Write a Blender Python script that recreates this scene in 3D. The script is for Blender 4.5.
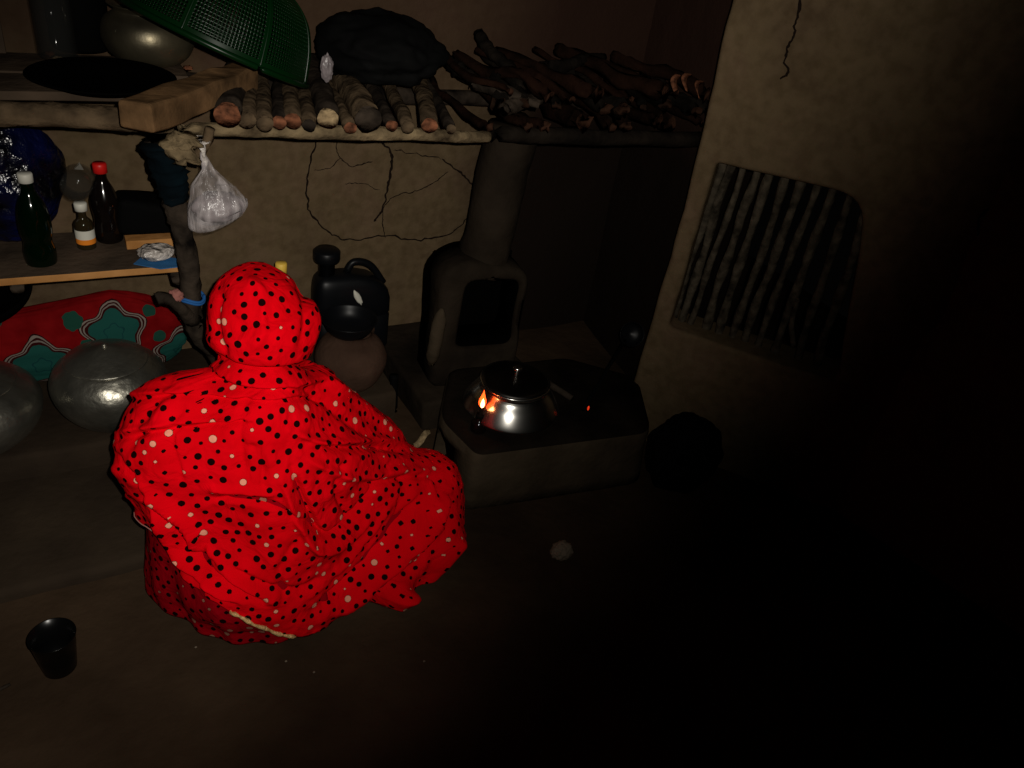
import bpy, bmesh, math, random
import numpy as np
from mathutils import Vector, Matrix, noise
for o in list(bpy.data.objects): bpy.data.objects.remove(o)
SC = bpy.context.scene
COL = SC.collection
PI = math.pi
# ------------------------------------------------------------------ camera
F = 780.0
_n = np.array([300-512, 384-1550, -F]); _u = -_n/np.linalg.norm(_n)
_a = np.array([1950-512, 384-140, -F]); _a = _a - _a.dot(_u)*_u; _a /= np.linalg.norm(_a)
_b = np.cross(_u, _a)
RW = np.array([_a, _b, _u])            # camera axes -> world
CAM = np.array([0.0, 0.0, 1.55])
cd = bpy.data.cameras.new('camera'); cam = bpy.data.objects.new('camera', cd); COL.objects.link(cam)
cd.sensor_width = 36; cd.lens = 36*F/1024; cd.clip_start = .02
cam.matrix_world = Matrix.Translation(Vector(CAM)) @ Matrix([list(r) for r in RW]).to_4x4()
SC.camera = cam
def ray(px, py):
    d = RW @ np.array([px-512, 384-py, -F]); return d/np.linalg.norm(d)
def at_z(px, py, z=0): d = ray(px, py); return Vector(CAM + d*(z-CAM[2])/d[2])
def at_y(px, py, y): d = ray(px, py); return Vector(CAM + d*y/d[1])
# ------------------------------------------------------------------ light: the phone's flash, beside the lens
w = bpy.data.worlds.new('night'); SC.world = w; w.use_nodes = True
w.node_tree.nodes['Background'].inputs[0].default_value = (.05, .045, .04, 1)
w.node_tree.nodes['Background'].inputs[1].default_value = 0.012
ld = bpy.data.lights.new('phone_flash', 'SPOT')
ld.energy = 112; ld.color = (1, .95, .86); ld.spot_size = math.radians(124); ld.spot_blend = 1.0
ld.shadow_soft_size = .006
lamp = bpy.data.objects.new('phone_flash', ld); COL.objects.link(lamp)
lpos = CAM + RW @ np.array([.035, .03, 0])
aim = Vector(ray(330, 250))
zc = -aim
xc = Vector(RW @ np.array([1, 1.0, 0])); xc = (xc - xc.dot(zc)*zc).normalized(); yc = zc.cross(xc)
lamp.matrix_world = Matrix.Translation(Vector(lpos)) @ Matrix([[xc[i], yc[i], zc[i]] for i in range(3)]).to_4x4() @ Matrix.Diagonal((1.0, .375, 1, 1))
SC.view_settings.view_transform = 'Standard'; SC.view_settings.look = 'None'
SC.view_settings.exposure = 0.0; SC.view_settings.gamma = 1; SC.view_settings.use_curve_mapping = False

# ------------------------------------------------------------------ materials
def N(nt, t, **k):
    n = nt.nodes.new(t)
    for a, v in k.items(): setattr(n, a, v)
    return n
def base(name, col=(.5,.5,.5), rough=.7, metal=0, spec=.5):
    if rough >= .6 and not metal: spec *= .15
    m = bpy.data.materials.new(name); m.use_nodes = True
    p = m.node_tree.nodes['Principled BSDF']
    p.inputs['Base Color'].default_value = (*col, 1); p.inputs['Roughness'].default_value = rough
    p.inputs['Metallic'].default_value = metal; p.inputs['Specular IOR Level'].default_value = spec
    return m, m.node_tree, p
def ramp(nt, src, stops):
    r = N(nt, 'ShaderNodeValToRGB'); nt.links.new(src, r.inputs[0])
    while len(r.color_ramp.elements) < len(stops): r.color_ramp.elements.new(.5)
    for e, (p, c) in zip(r.color_ramp.elements, stops):
        e.position = p; e.color = (*c, 1) if len(c) == 3 else c
    return r.outputs[0]
def mixc(nt, f, a, b, mode='MIX'):
    m = N(nt, 'ShaderNodeMix', data_type='RGBA', blend_type=mode)
    if isinstance(f, float): m.inputs[0].default_value = f
    else: nt.links.new(f, m.inputs[0])
    for i, v in ((6, a), (7, b)):
        if isinstance(v, tuple): m.inputs[i].default_value = (*v, 1)
        else: nt.links.new(v, m.inputs[i])
    return m.outputs[2]
def math_(nt, op, a, b=0.0, c=None):
    m = N(nt, 'ShaderNodeMath', operation=op)
    for i, v in enumerate((a, b) if c is None else (a, b, c)):
        if isinstance(v, (int, float)): m.inputs[i].default_value = v
        else: nt.links.new(v, m.inputs[i])
    return m.outputs[0]
def noisy(name, c1, c2, scale=8, rough=.8, bump=.3, bscale=40, metal=0, spec=.4, stretch=None, dist=.01, detail=5):
    m, nt, p = base(name, c1, rough, metal, spec)
    tc = N(nt, 'ShaderNodeTexCoord'); mp = N(nt, 'ShaderNodeMapping')
    nt.links.new(tc.outputs['Object'], mp.inputs[0])
    if stretch: mp.inputs['Scale'].default_value = stretch
    n1 = N(nt, 'ShaderNodeTexNoise'); n1.inputs['Scale'].default_value = scale; n1.inputs['Detail'].default_value = detail
    nt.links.new(mp.outputs[0], n1.inputs[0])
    nt.links.new(ramp(nt, n1.outputs[0], [(.3, c1), (.7, c2)]), p.inputs['Base Color'])
    n2 = N(nt, 'ShaderNodeTexNoise'); n2.inputs['Scale'].default_value = bscale; n2.inputs['Detail'].default_value = 6
    nt.links.new(mp.outputs[0], n2.inputs[0])
    b = N(nt, 'ShaderNodeBump'); b.inputs['Strength'].default_value = bump; b.inputs['Distance'].default_value = dist
    nt.links.new(n2.outputs[0], b.inputs['Height']); nt.links.new(b.outputs[0], p.inputs['Normal'])
    return m
def crinkle(name, c1, c2, rough=.15, scale=14, strength=.9, dist=.02, alpha=1, trans=0, spec=.8):
    """glossy plastic film with many small facets"""
    m, nt, p = base(name, c1, rough, 0, spec)
    tc = N(nt, 'ShaderNodeTexCoord')
    n0 = N(nt, 'ShaderNodeTexNoise'); n0.inputs['Scale'].default_value = scale*.7
    nt.links.new(tc.outputs['Object'], n0.inputs[0])
    mx = mixc(nt, .18, tc.outputs['Object'], n0.outputs[1])
    v = N(nt, 'ShaderNodeTexVoronoi', feature='SMOOTH_F1'); v.inputs['Scale'].default_value = scale; v.inputs['Smoothness'].default_value = .25
    nt.links.new(mx, v.inputs[0])
    n3 = N(nt, 'ShaderNodeTexNoise'); n3.inputs['Scale'].default_value = scale*2.5; n3.inputs['Detail'].default_value = 3
    nt.links.new(tc.outputs['Object'], n3.inputs[0])
    h = math_(nt, 'ADD', v.outputs['Distance'], n3.outputs[0])
    b = N(nt, 'ShaderNodeBump'); b.inputs['Strength'].default_value = strength; b.inputs['Distance'].default_value = dist
    nt.links.new(h, b.inputs['Height']); nt.links.new(b.outputs[0], p.inputs['Normal'])
    nt.links.new(ramp(nt, n0.outputs[0], [(.4, c1), (.62, c2)]), p.inputs['Base Color'])
    p.inputs['Alpha'].default_value = alpha; p.inputs['Transmission Weight'].default_value = trans
    return m

def wall_mat(name, soot=True):
    m, nt, p = base(name, rough=.93, spec=.12)
    tc = N(nt, 'ShaderNodeTexCoord')
    n1 = N(nt, 'ShaderNodeTexNoise'); n1.inputs['Scale'].default_value = 3.2; n1.inputs['Detail'].default_value = 8; n1.inputs['Roughness'].default_value = .62
    nt.links.new(tc.outputs['Object'], n1.inputs[0])
    c = ramp(nt, n1.outputs[0], [(.3, (.080,.050,.028)), (.5, (.122,.084,.042)), (.72, (.158,.094,.060))])
    n2 = N(nt, 'ShaderNodeTexNoise'); n2.inputs['Scale'].default_value = 30; n2.inputs['Detail'].default_value = 6
    nt.links.new(tc.outputs['Object'], n2.inputs[0])
    c = mixc(nt, .35, c, ramp(nt, n2.outputs[0], [(.35, (.06,.042,.026)), (.6, (.14,.10,.062))]))
    if soot:  # plaster gets darker towards the right-hand end and towards the top
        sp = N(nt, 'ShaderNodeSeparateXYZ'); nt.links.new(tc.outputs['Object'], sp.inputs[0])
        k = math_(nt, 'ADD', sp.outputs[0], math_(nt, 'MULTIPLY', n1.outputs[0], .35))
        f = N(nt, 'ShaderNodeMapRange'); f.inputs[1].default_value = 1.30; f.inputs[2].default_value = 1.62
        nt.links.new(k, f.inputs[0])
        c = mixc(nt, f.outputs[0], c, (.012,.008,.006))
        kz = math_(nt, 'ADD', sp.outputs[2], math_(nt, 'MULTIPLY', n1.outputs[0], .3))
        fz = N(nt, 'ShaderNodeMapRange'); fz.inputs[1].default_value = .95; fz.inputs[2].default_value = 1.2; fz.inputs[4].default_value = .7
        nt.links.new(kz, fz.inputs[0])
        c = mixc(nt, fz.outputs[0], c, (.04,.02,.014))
    nt.links.new(c, p.inputs['Base Color'])
    b = N(nt, 'ShaderNodeBump'); b.inputs['Strength'].default_value = .5; b.inputs['Distance'].default_value = .012
    n4 = N(nt, 'ShaderNodeTexNoise'); n4.inputs['Scale'].default_value = 14; n4.inputs['Detail'].default_value = 9; n4.inputs['Roughness'].default_value = .7
    nt.links.new(tc.outputs['Object'], n4.inputs[0])
    nt.links.new(n4.outputs[0], b.inputs['Height']); nt.links.new(b.outputs[0], p.inputs['Normal'])
    return m
M = {}
M['wall'] = wall_mat('mud_plaster_darkened')
M['wall2'] = wall_mat('mud_plaster', False)
M['crack'] = base('dark_crack', (.012,.008,.006), 1, 0, 0)[0]
M['floor'] = noisy('beaten_clay_floor', (.021,.013,.008), (.054,.034,.020), 2.6, .95, .45, 26, spec=.08, dist=.012, detail=8)
M['plinth'] = noisy('clay_plinth', (.02,.014,.010), (.040,.028,.018), 4, .95, .4, 30, spec=.1)
M['stove'] = noisy('stove_clay', (.026,.019,.012), (.060,.044,.028), 6, .95, .5, 30, spec=.1)
M['soot'] = noisy('sooty_clay', (.008,.006,.0045), (.026,.019,.013), 6, .95, .5, 30, spec=.1)
M['soot2'] = noisy('blackened_stove_top', (.004,.003,.0025), (.014,.010,.007), 7, .95, .5, 30, spec=.05)
M['black'] = base('soot_black', (.0015,.0014,.0013), .95, 0, .02)[0]
M['bark'] = noisy('grey_bark', (.014,.010,.007), (.145,.098,.056), 16, .9, 1.0, 34, stretch=(1,1,1), spec=.15)
M['pole'] = noisy('weathered_pole', (.035,.024,.014), (.26,.19,.105), 20, .9, 1.0, 40, spec=.15)
M['bark_red'] = noisy('dry_red_bark', (.010,.006,.004), (.055,.024,.014), 12, .9, .8, 30, spec=.15)
M['darkbark'] = noisy('dark_bark', (.005,.004,.0035), (.05,.037,.027), 18, .9, .8, 30, spec=.15)
M['blackred'] = noisy('blackish_red_bark', (.002,.0015,.001), (.018,.008,.005), 12, .9, .8, 30, spec=.1)  # red bark kept near black, for the right-hand heap
M['blackbark'] = noisy('blackish_bark', (.004,.0035,.003), (.016,.012,.009), 12, .9, .8, 30, spec=.1)  # near-black bark for the right-hand pole, sticks and branches
M['bar'] = noisy('grey_mud_smeared_stick', (.018,.015,.011), (.10,.08,.055), 30, .95, 1.0, 40, spec=.1)
M['lilac'] = noisy('pale_lilac_powder_in_film', (.07,.06,.06), (.34,.29,.30), 16, .35, .4, 30, spec=.6)
M['cut_y'] = noisy('pale_cut_wood', (.16,.11,.06), (.46,.33,.18), 60, .9, .4, 60, spec=.1)
M['cut_r'] = noisy('reddish_cut_wood', (.03,.014,.009), (.24,.09,.045), 60, .9, .4, 60, spec=.1)
M['timber'] = noisy('sawn_timber', (.060,.034,.016), (.20,.110,.050), 16, .85, .4, 30, stretch=(1,1,1), spec=.2)
M['plank'] = noisy('old_plank', (.03,.022,.016), (.09,.062,.042), 7, .9, .5, 30, spec=.15)
M['edge'] = noisy('orange_plank_edge', (.30,.13,.035), (.50,.25,.09), 14, .85, .3, 40, spec=.15)
M['bluebag'] = crinkle('blue_black_plastic', (.0008,.0008,.002), (.002,.004,.040), .24, 14, .7, .02)
M['blackbag'] = crinkle('black_plastic_sheet', (.002,.002,.002), (.006,.006,.006), .7, 5, .3, .012, spec=.12)
M['alu'] = noisy('hammered_aluminium', (.16,.155,.13), (.38,.36,.30), 9, .36, .45, 38, metal=.9, spec=.5, dist=.006)
M['brass'] = noisy('dull_brassy_metal', (.08,.07,.05), (.25,.21,.13), 7, .38, .3, 20, metal=.85, dist=.006)
M['steel'] = base('polished_steel', (.62,.60,.56), .23, 1)[0]
M['steeldark'] = base('smoked_steel', (.10,.095,.09), .3, 1)[0]
M['iron'] = base('black_iron', (.003,.003,.003), .65, 0, .08)[0]
M['blackplastic'] = base('black_plastic', (.003,.0035,.0045), .40, 0, .2)[0]
M['tumbler'] = base('dark_tumbler_plastic', (.002,.002,.002), .25, 0, .18)[0]
M['terra'] = noisy('brown_terracotta', (.040,.022,.015), (.085,.048,.032), 7, .85, .3, 50, spec=.2)
M['green'] = base('green_plastic', (.0008,.014,.0025), .30, 0, .22)[0]
M['greenglass'] = base('green_bottle', (.0004,.004,.001), .10, 0, .5)[0]
M['cola'] = base('dark_cola_bottle', (.004,.0025,.002), .12, 0, .5)[0]
M['redcap'] = base('red_cap', (.60,.01,.008), .4)[0]
M['whitecap'] = base('white_cap', (.62,.60,.52), .5)[0]
M['amber'] = base('small_amber_bottle', (.02,.014,.006), .1, 0, .6)[0]
M['label_sheen'] = base('label_sheen_white', (.6,.58,.5), .6)[0]
M['label_o'] = base('label_orange', (.75,.22,.02), .6)[0]
M['teal_rag'] = noisy('dark_teal_rag', (.0008,.0015,.0022), (.0015,.006,.009), 8, .9, .6, 30)
M['bluetwine'] = base('blue_twine', (.02,.10,.30), .7)[0]
M['pinkrag'] = base('pinkish_rag', (.30,.12,.10), .9)[0]
M['bluepaper'] = base('blue_folded_paper', (.03,.12,.28), .6)[0]
M['paper'] = base('creased_pale_paper', (.16,.125,.09), .8)[0]
M['palebag'] = crinkle('white_printed_plastic', (.34,.30,.27), (.55,.50,.46), .3, 22, .7, .02)
M['yellow'] = base('yellow_plastic', (.85,.55,.08), .5)[0]
M['gold'] = noisy('gold_braid', (.40,.22,.07), (.75,.50,.22), 120, .5, .6, 160, metal=.2)
M['skin'] = noisy('brown_skin', (.16,.075,.042), (.20,.095,.055), 20, .55, .1, 90)
M['hair'] = base('black_hair', (.008,.006,.005), .5)[0]
M['eye'] = base('eye_white', (.6,.58,.55), .25)[0]
M['lip'] = base('lips', (.20,.06,.05), .5)[0]
M['glint'] = base('glow', (0,0,0))[0]
def emis(name, c, s):
    m, nt, p = base(name, c, .5)
    p.inputs['Emission Color'].default_value = (*c, 1); p.inputs['Emission Strength'].default_value = s
    return m
M['flame'] = emis('flame', (1, .07, .008), 4); M['core'] = emis('flame_core', (1, .55, .18), 8)
M['glintglow'] = emis('glint', (1, .05, .01), .5)
m, nt, p = base('thin_clear_plastic', (.62,.56,.56), .20, 0, .8)      # film of the tied bag
tc = N(nt, 'ShaderNodeTexCoord'); mp = N(nt, 'ShaderNodeMapping'); mp.inputs['Scale'].default_value = (34, 34, 5)
nt.links.new(tc.outputs['Object'], mp.inputs[0]); n1 = N(nt, 'ShaderNodeTexNoise'); n1.inputs['Scale'].default_value = 1.6; n1.inputs['Detail'].default_value = 4
nt.links.new(mp.outputs[0], n1.inputs[0]); b = N(nt, 'ShaderNodeBump'); b.inputs['Strength'].default_value = .5; b.inputs['Distance'].default_value = .02
nt.links.new(n1.outputs[0], b.inputs['Height']); nt.links.new(b.outputs[0], p.inputs['Normal'])
nt.links.new(ramp(nt, n1.outputs[0], [(.42, (.10,.10,.10)), (.66, (.55,.55,.55))]), p.inputs['Alpha'])
M['film'] = m
m, nt, p = base('clear_jar_glass', (.03,.03,.028), .05, 0, .8); p.inputs['Alpha'].default_value = .28; M['glass'] = m

# polka dot cloth: each vertex carries its distance to the nearest printed dot
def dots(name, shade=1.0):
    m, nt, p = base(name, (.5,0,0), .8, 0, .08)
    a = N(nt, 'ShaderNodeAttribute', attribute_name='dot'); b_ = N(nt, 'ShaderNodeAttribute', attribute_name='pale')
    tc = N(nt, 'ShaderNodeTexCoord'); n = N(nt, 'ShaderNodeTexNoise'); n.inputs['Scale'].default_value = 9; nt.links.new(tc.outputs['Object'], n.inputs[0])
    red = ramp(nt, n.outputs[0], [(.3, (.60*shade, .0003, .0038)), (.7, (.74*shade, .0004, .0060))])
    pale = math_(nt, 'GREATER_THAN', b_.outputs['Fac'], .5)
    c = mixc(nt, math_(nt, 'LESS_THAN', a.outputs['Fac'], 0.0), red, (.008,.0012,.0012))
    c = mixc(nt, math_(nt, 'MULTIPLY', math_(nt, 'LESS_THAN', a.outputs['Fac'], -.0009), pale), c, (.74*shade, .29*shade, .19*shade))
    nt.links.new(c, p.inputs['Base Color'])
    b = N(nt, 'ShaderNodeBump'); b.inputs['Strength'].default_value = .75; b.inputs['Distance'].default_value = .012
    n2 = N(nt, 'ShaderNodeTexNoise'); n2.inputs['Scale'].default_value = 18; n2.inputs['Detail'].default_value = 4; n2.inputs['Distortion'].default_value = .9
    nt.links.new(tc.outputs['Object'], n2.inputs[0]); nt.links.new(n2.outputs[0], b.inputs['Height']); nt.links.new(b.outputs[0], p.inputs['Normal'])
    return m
M['dots'] = dots('red_polka_dot_cloth'); M['dots_shaded'] = dots('red_polka_dot_dress', .40)  # dress: deeper red cloth, with shade near the hem lowered into its colour

# red quilt with teal flowers ringed in white (object space, metres)
m, nt, p = base('red_flowered_quilt', (.3,0,0), .85, 0, .1)
tc = N(nt, 'ShaderNodeTexCoord'); nn = N(nt, 'ShaderNodeTexNoise'); nn.inputs['Scale'].default_value = 22; nt.links.new(tc.outputs['Object'], nn.inputs[0])
col = ramp(nt, nn.outputs[0], [(.3, (.13,.002,.003)), (.7, (.20,.005,.006))])
sp = N(nt, 'ShaderNodeSeparateXYZ'); nt.links.new(tc.outputs['Object'], sp.inputs[0])
def flower(col, cx, cz, R, teal=(.012,.070,.058)):
    dx = math_(nt, 'SUBTRACT', sp.outputs[0], cx); dz = math_(nt, 'SUBTRACT', sp.outputs[2], cz)
    rr = math_(nt, 'SQRT', math_(nt, 'ADD', math_(nt, 'MULTIPLY', dx, dx), math_(nt, 'MULTIPLY', dz, dz)))
    an = math_(nt, 'ARCTAN2', dz, dx)
    lob = math_(nt, 'ADD', 1.0, math_(nt, 'MULTIPLY', math_(nt, 'SINE', math_(nt, 'MULTIPLY', an, 5.0)), .16))
    rn = math_(nt, 'ADD', math_(nt, 'DIVIDE', rr, lob), math_(nt, 'MULTIPLY', math_(nt, 'SUBTRACT', nn.outputs[0], .5), R*.3))
    for lim, cc in ((1.34, (.02,.004,.004)), (1.29, (.20,.165,.14)), (1.22, (.03,.004,.004)), (1.16, (.18,.15,.13)), (1.10, (.03,.004,.004)), (1.0, teal), (.4, (.008,.045,.045)), (.34, teal)):
        col = mixc(nt, math_(nt, 'LESS_THAN', rn, R*lim), col, cc)
    return col
def leaf(col, cx, cz, R):
    dx = math_(nt, 'SUBTRACT', sp.outputs[0], cx); dz = math_(nt, 'SUBTRACT', sp.outputs[2], cz)
    rr = math_(nt, 'SQRT', math_(nt, 'ADD', math_(nt, 'MULTIPLY', dx, dx), math_(nt, 'MULTIPLY', dz, dz)))
    rn = math_(nt, 'ADD', rr, math_(nt, 'MULTIPLY', math_(nt, 'SUBTRACT', nn.outputs[0], .5), R*2))
    return mixc(nt, math_(nt, 'LESS_THAN', rn, R), col, (.012,.055,.038))
for q in ((-.115, .20, .062), (.075, .275, .060), (.25, .17, .055), (-.30, .26, .055)): col = flower(col, *q)
for q in ((-.02,.32,.022), (.0,.25,.018), (.17,.32,.018), (-.05,.14,.02), (.15,.18,.018), (.19,.24,.014), (-.2,.34,.02)): col = leaf(col, *q)
nt.links.new(col, p.inputs['Base Color'])
M['quilt'] = m

# ------------------------------------------------------------------ mesh helpers
def finish(name, me, mat, parent=None, smooth=True):
    if smooth:
        for f in me.polygons: f.use_smooth = True
    o = bpy.data.objects.new(name, me); COL.objects.link(o)
    if mat is not None:
        for mm in (mat if isinstance(mat, (list, tuple)) else [mat]): me.materials.append(mm)
    if parent is not None: o.parent = parent
    return o
def obj(name, bm, mat, parent=None, smooth=True):
    bmesh.ops.recalc_face_normals(bm, faces=bm.faces)
    me = bpy.data.meshes.new(name); bm.to_mesh(me); bm.free()
    return finish(name, me, mat, parent, smooth)
def tag(o, label=None, cat=None, group=None, kind=None):
    for k, v in (('label', label), ('category', cat), ('group', group), ('kind', kind)):
        if v: o[k] = v
    return o
def empty(name, loc, rot=(0,0,0)):
    o = bpy.data.objects.new(name, None); COL.objects.link(o); o.location = loc; o.rotation_euler = rot; o.empty_display_size = .05
    return o
def frame(d):
    d = d.normalized(); a = Vector((0,0,1)) if abs(d.z) < .9 else Vector((1,0,0))
    x = d.cross(a).normalized(); return x, x.cross(d).normalized()
def tube(bm, pts, rad, seg=12, rough=0.0, seed=0, cap=True, mi=None):
    """organic swept tube through pts; mi = material index of the caps"""
    pts = [Vector(p) for p in pts]; n = len(pts)
    if not hasattr(rad, '__len__'): rad = [rad]*n
    rings = []
    for i, p in enumerate(pts):
        d = (pts[min(i+1, n-1)] - pts[max(i-1, 0)]); 
        if i == 0: x, y = frame(d)
        else:
            d.normalize(); x = (x - x.dot(d)*d).normalized(); y = d.cross(x)
        ring = []
        for k in range(seg):
            a = 2*PI*k/seg; v = (x*math.cos(a) + y*math.sin(a))
            r = rad[i]
            if rough: r *= 1 + rough*noise.noise(Vector((v.x*1.5+seed*7.3, v.y*1.5+i*.45, v.z*1.5+seed)))*1.6
            ring.append(bm.verts.new(p + v*r))
        rings.append(ring)
    for a, b in zip(rings, rings[1:]):
        for k in range(seg): bm.faces.new((a[k], a[(k+1) % seg], b[(k+1) % seg], b[k]))
    if cap:
        f1 = bm.faces.new(rings[0][::-1]); f2 = bm.faces.new(rings[-1])
        if mi is not None: f1.material_index = mi; f2.material_index = mi
    return rings
def dense(pts, n=12, wob=0, seed=0):
    """Catmull-Rom resample with a small wobble"""
    P = [Vector(p) for p in pts]; P = [P[0]*2-P[1]] + P + [P[-1]*2-P[-2]]
    out = []
    segs = len(P)-3
    for i in range(segs):
        for k in range(n):
            t = k/n; a, b, c, d = P[i:i+4]
            out.append(.5*((2*b) + (c-a)*t + (2*a-5*b+4*c-d)*t*t + (3*b-a-3*c+d)*t**3))
    out.append(P[-2].copy())
    if wob:
        for i, p in enumerate(out):
            out[i] = p + Vector((noise.noise(p*6+Vector((seed, 0, 0))), noise.noise(p*6+Vector((0, seed+5, 0))), noise.noise(p*6+Vector((0, 0, seed+9)))))*wob
    return out
def lathe(bm, prof, seg=48, c=(0,0,0), close=False):
    rings = []
    for r, z in prof:
        if r < 1e-5: rings.append([bm.verts.new((c[0], c[1], c[2]+z))])
        else: rings.append([bm.verts.new((c[0]+r*math.cos(2*PI*k/seg), c[1]+r*math.sin(2*PI*k/seg), c[2]+z)) for k in range(seg)])
    for a, b in zip(rings, rings[1:]):
        for k in range(seg):
            if len(a) == 1 and len(b) == 1: continue
            if len(a) == 1: bm.faces.new((a[0], b[(k+1) % seg], b[k]))
            elif len(b) == 1: bm.faces.new((a[k], a[(k+1) % seg], b[0]))
            else: bm.faces.new((a[k], a[(k+1) % seg], b[(k+1) % seg], b[k]))
    return rings
def spline(prof, n=6):
    P = dense([(r, 0, z) for r, z in prof], n); return [(max(p.x, 0), p.z) for p in P]
def box(bm, lo, hi, bev=0, mtx=None):
    lo = Vector(lo); hi = Vector(hi)
    r = bmesh.ops.create_cube(bm, size=1, matrix=Matrix.Translation((lo+hi)/2) @ Matrix.Diagonal((*(hi-lo), 1)))
    vs = r['verts']
    if bev:
        es = list({e for v in vs for e in v.link_edges})
        rb = bmesh.ops.bevel(bm, geom=es, offset=bev, segments=3, affect='EDGES', profile=.6)
        vs = list({v for f in rb['faces'] for v in f.verts} | {v for v in vs if v.is_valid})
    if mtx is not None: bmesh.ops.transform(bm, matrix=mtx, verts=vs)
    return vs
def blob(c, r, amp=.1, freq=4, sub=4, seed=0, flat=None, pinch=None):
    bm = bmesh.new(); bmesh.ops.create_icosphere(bm, subdivisions=sub, radius=1)
    for v in bm.verts:
        d = v.co.normalized(); n = noise.fractal(d*freq*.5 + Vector((seed*3.1, seed, 0)), .8, 2.0, 4)
        k = 1 + amp*n
        p = Vector((d.x*r[0], d.y*r[1], d.z*r[2]))*k
        if pinch and d.z > pinch: p.x *= 1-(d.z-pinch)/(1-pinch)*.75; p.y *= 1-(d.z-pinch)/(1-pinch)*.75
        if flat is not None: p.z = max(p.z, flat + .002*n)
        v.co = p + Vector(c)
    return bm
def from_modifiers(o):
    """replace an object's mesh by its evaluated one"""
    dg = bpy.context.evaluated_depsgraph_get(); dg.update()
    me = bpy.data.meshes.new_from_object(o.evaluated_get(dg)); o.modifiers.clear(); o.data = me
    return o
def origin(o, keep=False):
    """move a mesh object's origin to the middle of its base"""
    me = o.data; xs = [v.co for v in me.vertices]
    c = Vector(((min(v.x for v in xs)+max(v.x for v in xs))/2, (min(v.y for v in xs)+max(v.y for v in xs))/2, min(v.z for v in xs)))
    me.transform(Matrix.Translation(-c)); o.location = c
    for ch in o.children: ch.data.transform(Matrix.Translation(-c)); 
    return o
def join_under(name, loc, parts):
    """an Empty at loc that parents parts built in world space; sub-parts follow"""
    e = empty(name, loc); T = Matrix.Translation(-Vector(loc))
    for o in parts:
        o.parent = e; o.data.transform(T)
        for ch in o.children: ch.data.transform(T)
    return e
def structure(o): o['kind'] = 'structure'; return o

# ================================================================== SETTING
# right wall: plane through P0 with direction DR, outward normal NR (away from the camera)
P0 = Vector((1.55, 1.60, 0)); DR = Vector((.62, -.785, 0)).normalized(); NR = Vector((.785, .62, 0)).normalized()
def on_right(s, z, d=0): return P0 + DR*s + NR*d + Vector((0, 0, z))

def floor_z(x, y):
    return .006*noise.noise(Vector((x*2.2, y*2.2, 0))) + .003*noise.noise(Vector((x*9, y*9, 3)))
bm = bmesh.new(); nx, ny = 120, 110
V = [[bm.verts.new((-1.0+4.2*i/nx, -.9+3.6*j/ny, floor_z(-1.0+4.2*i/nx, -.9+3.6*j/ny)-.006)) for i in range(nx+1)] for j in range(ny+1)]
for j in range(ny):
    for i in range(nx): bm.faces.new((V[j][i], V[j][i+1], V[j+1][i+1], V[j+1][i]))
structure(obj('floor', bm, M['floor']))
# two low steps of beaten clay along the back
def step(name, x0, x1, y0, y1, z, mat, seed):
    bm = bmesh.new(); n = 90; prof = [(0, -.03), (-.003, z*.4), (.0, z-.012), (.005, z-.003), (.014, z), (.05, z), (.3, z), (1, z)]
    rows = []
    for i in range(n+1):
        x = x0+(x1-x0)*i/n; wv = .008*noise.noise(Vector((x*5, seed, 0))) + .003*noise.noise(Vector((x*22, seed, 0)))
        row = []
        for k, (dy, zz) in enumerate(prof):
            y = y0+wv+dy if k < 6 else y0+(y1-y0)*dy
            row.append(bm.verts.new((x, y, zz + (.002*noise.noise(Vector((x*14, y*14, seed))) if zz > 0 else 0))))
        rows.append(row)
    for a, b in zip(rows, rows[1:]):
        for k in range(len(prof)-1): bm.faces.new((a[k], b[k], b[k+1], a[k+1]))
    return structure(obj(name, bm, mat))
step('trim_1', -1.0, .62, 1.50, 2.30, .028, M['plinth'], 1)
step('trim_2', -1.0, .84, 1.885, 2.34, .100, M['plinth'], 5)

def wavy_wall(name, p, q, z1, amp, mat, seed, n=70, m=50, z0=-.03):
    bm = bmesh.new(); p = Vector(p); q = Vector(q); d = (q-p).normalized(); nn = Vector((-d.y, d.x, 0)); L = (q-p).length
    rows = []
    for j in range(m+1):
        z = z0+(z1-z0)*j/m; row = []
        for i in range(n+1):
            a = p+d*L*i/n
            o = amp*noise.noise(Vector((a.x*2.5+seed, a.y*2.5, z*2.5))) + amp*.3*noise.noise(Vector((a.x*9, a.y*9+seed, z*9)))
            row.append(bm.verts.new((a.x+nn.x*o, a.y+nn.y*o, z)))
        rows.append(row)
    back = [[bm.verts.new((v.co.x+nn.x*.14, v.co.y+nn.y*.14, v.co.z)) for v in r] for r in (rows[0], rows[-1])]
    for a, b in zip(rows, rows[1:]):
        for i in range(n): bm.faces.new((a[i], a[i+1], b[i+1], b[i]))
    for i in range(n):
        bm.faces.new((rows[-1][i], rows[-1][i+1], back[1][i+1], back[1][i])); bm.faces.new((back[1][i], back[1][i+1], back[0][i+1], back[0][i]))
    return structure(obj(name, bm, mat))
WB = 2.30
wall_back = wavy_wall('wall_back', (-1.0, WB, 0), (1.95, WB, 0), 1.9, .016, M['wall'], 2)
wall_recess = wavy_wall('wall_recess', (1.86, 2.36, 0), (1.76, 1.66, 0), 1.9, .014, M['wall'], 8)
wall_side = wavy_wall('wall_side', on_right(.735, 0) + Vector((.0,.0,0)), on_right(.735, 0)+Vector((.36, -1.5, 0)), 1.9, .02, M['wall2'], 12)

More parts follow.
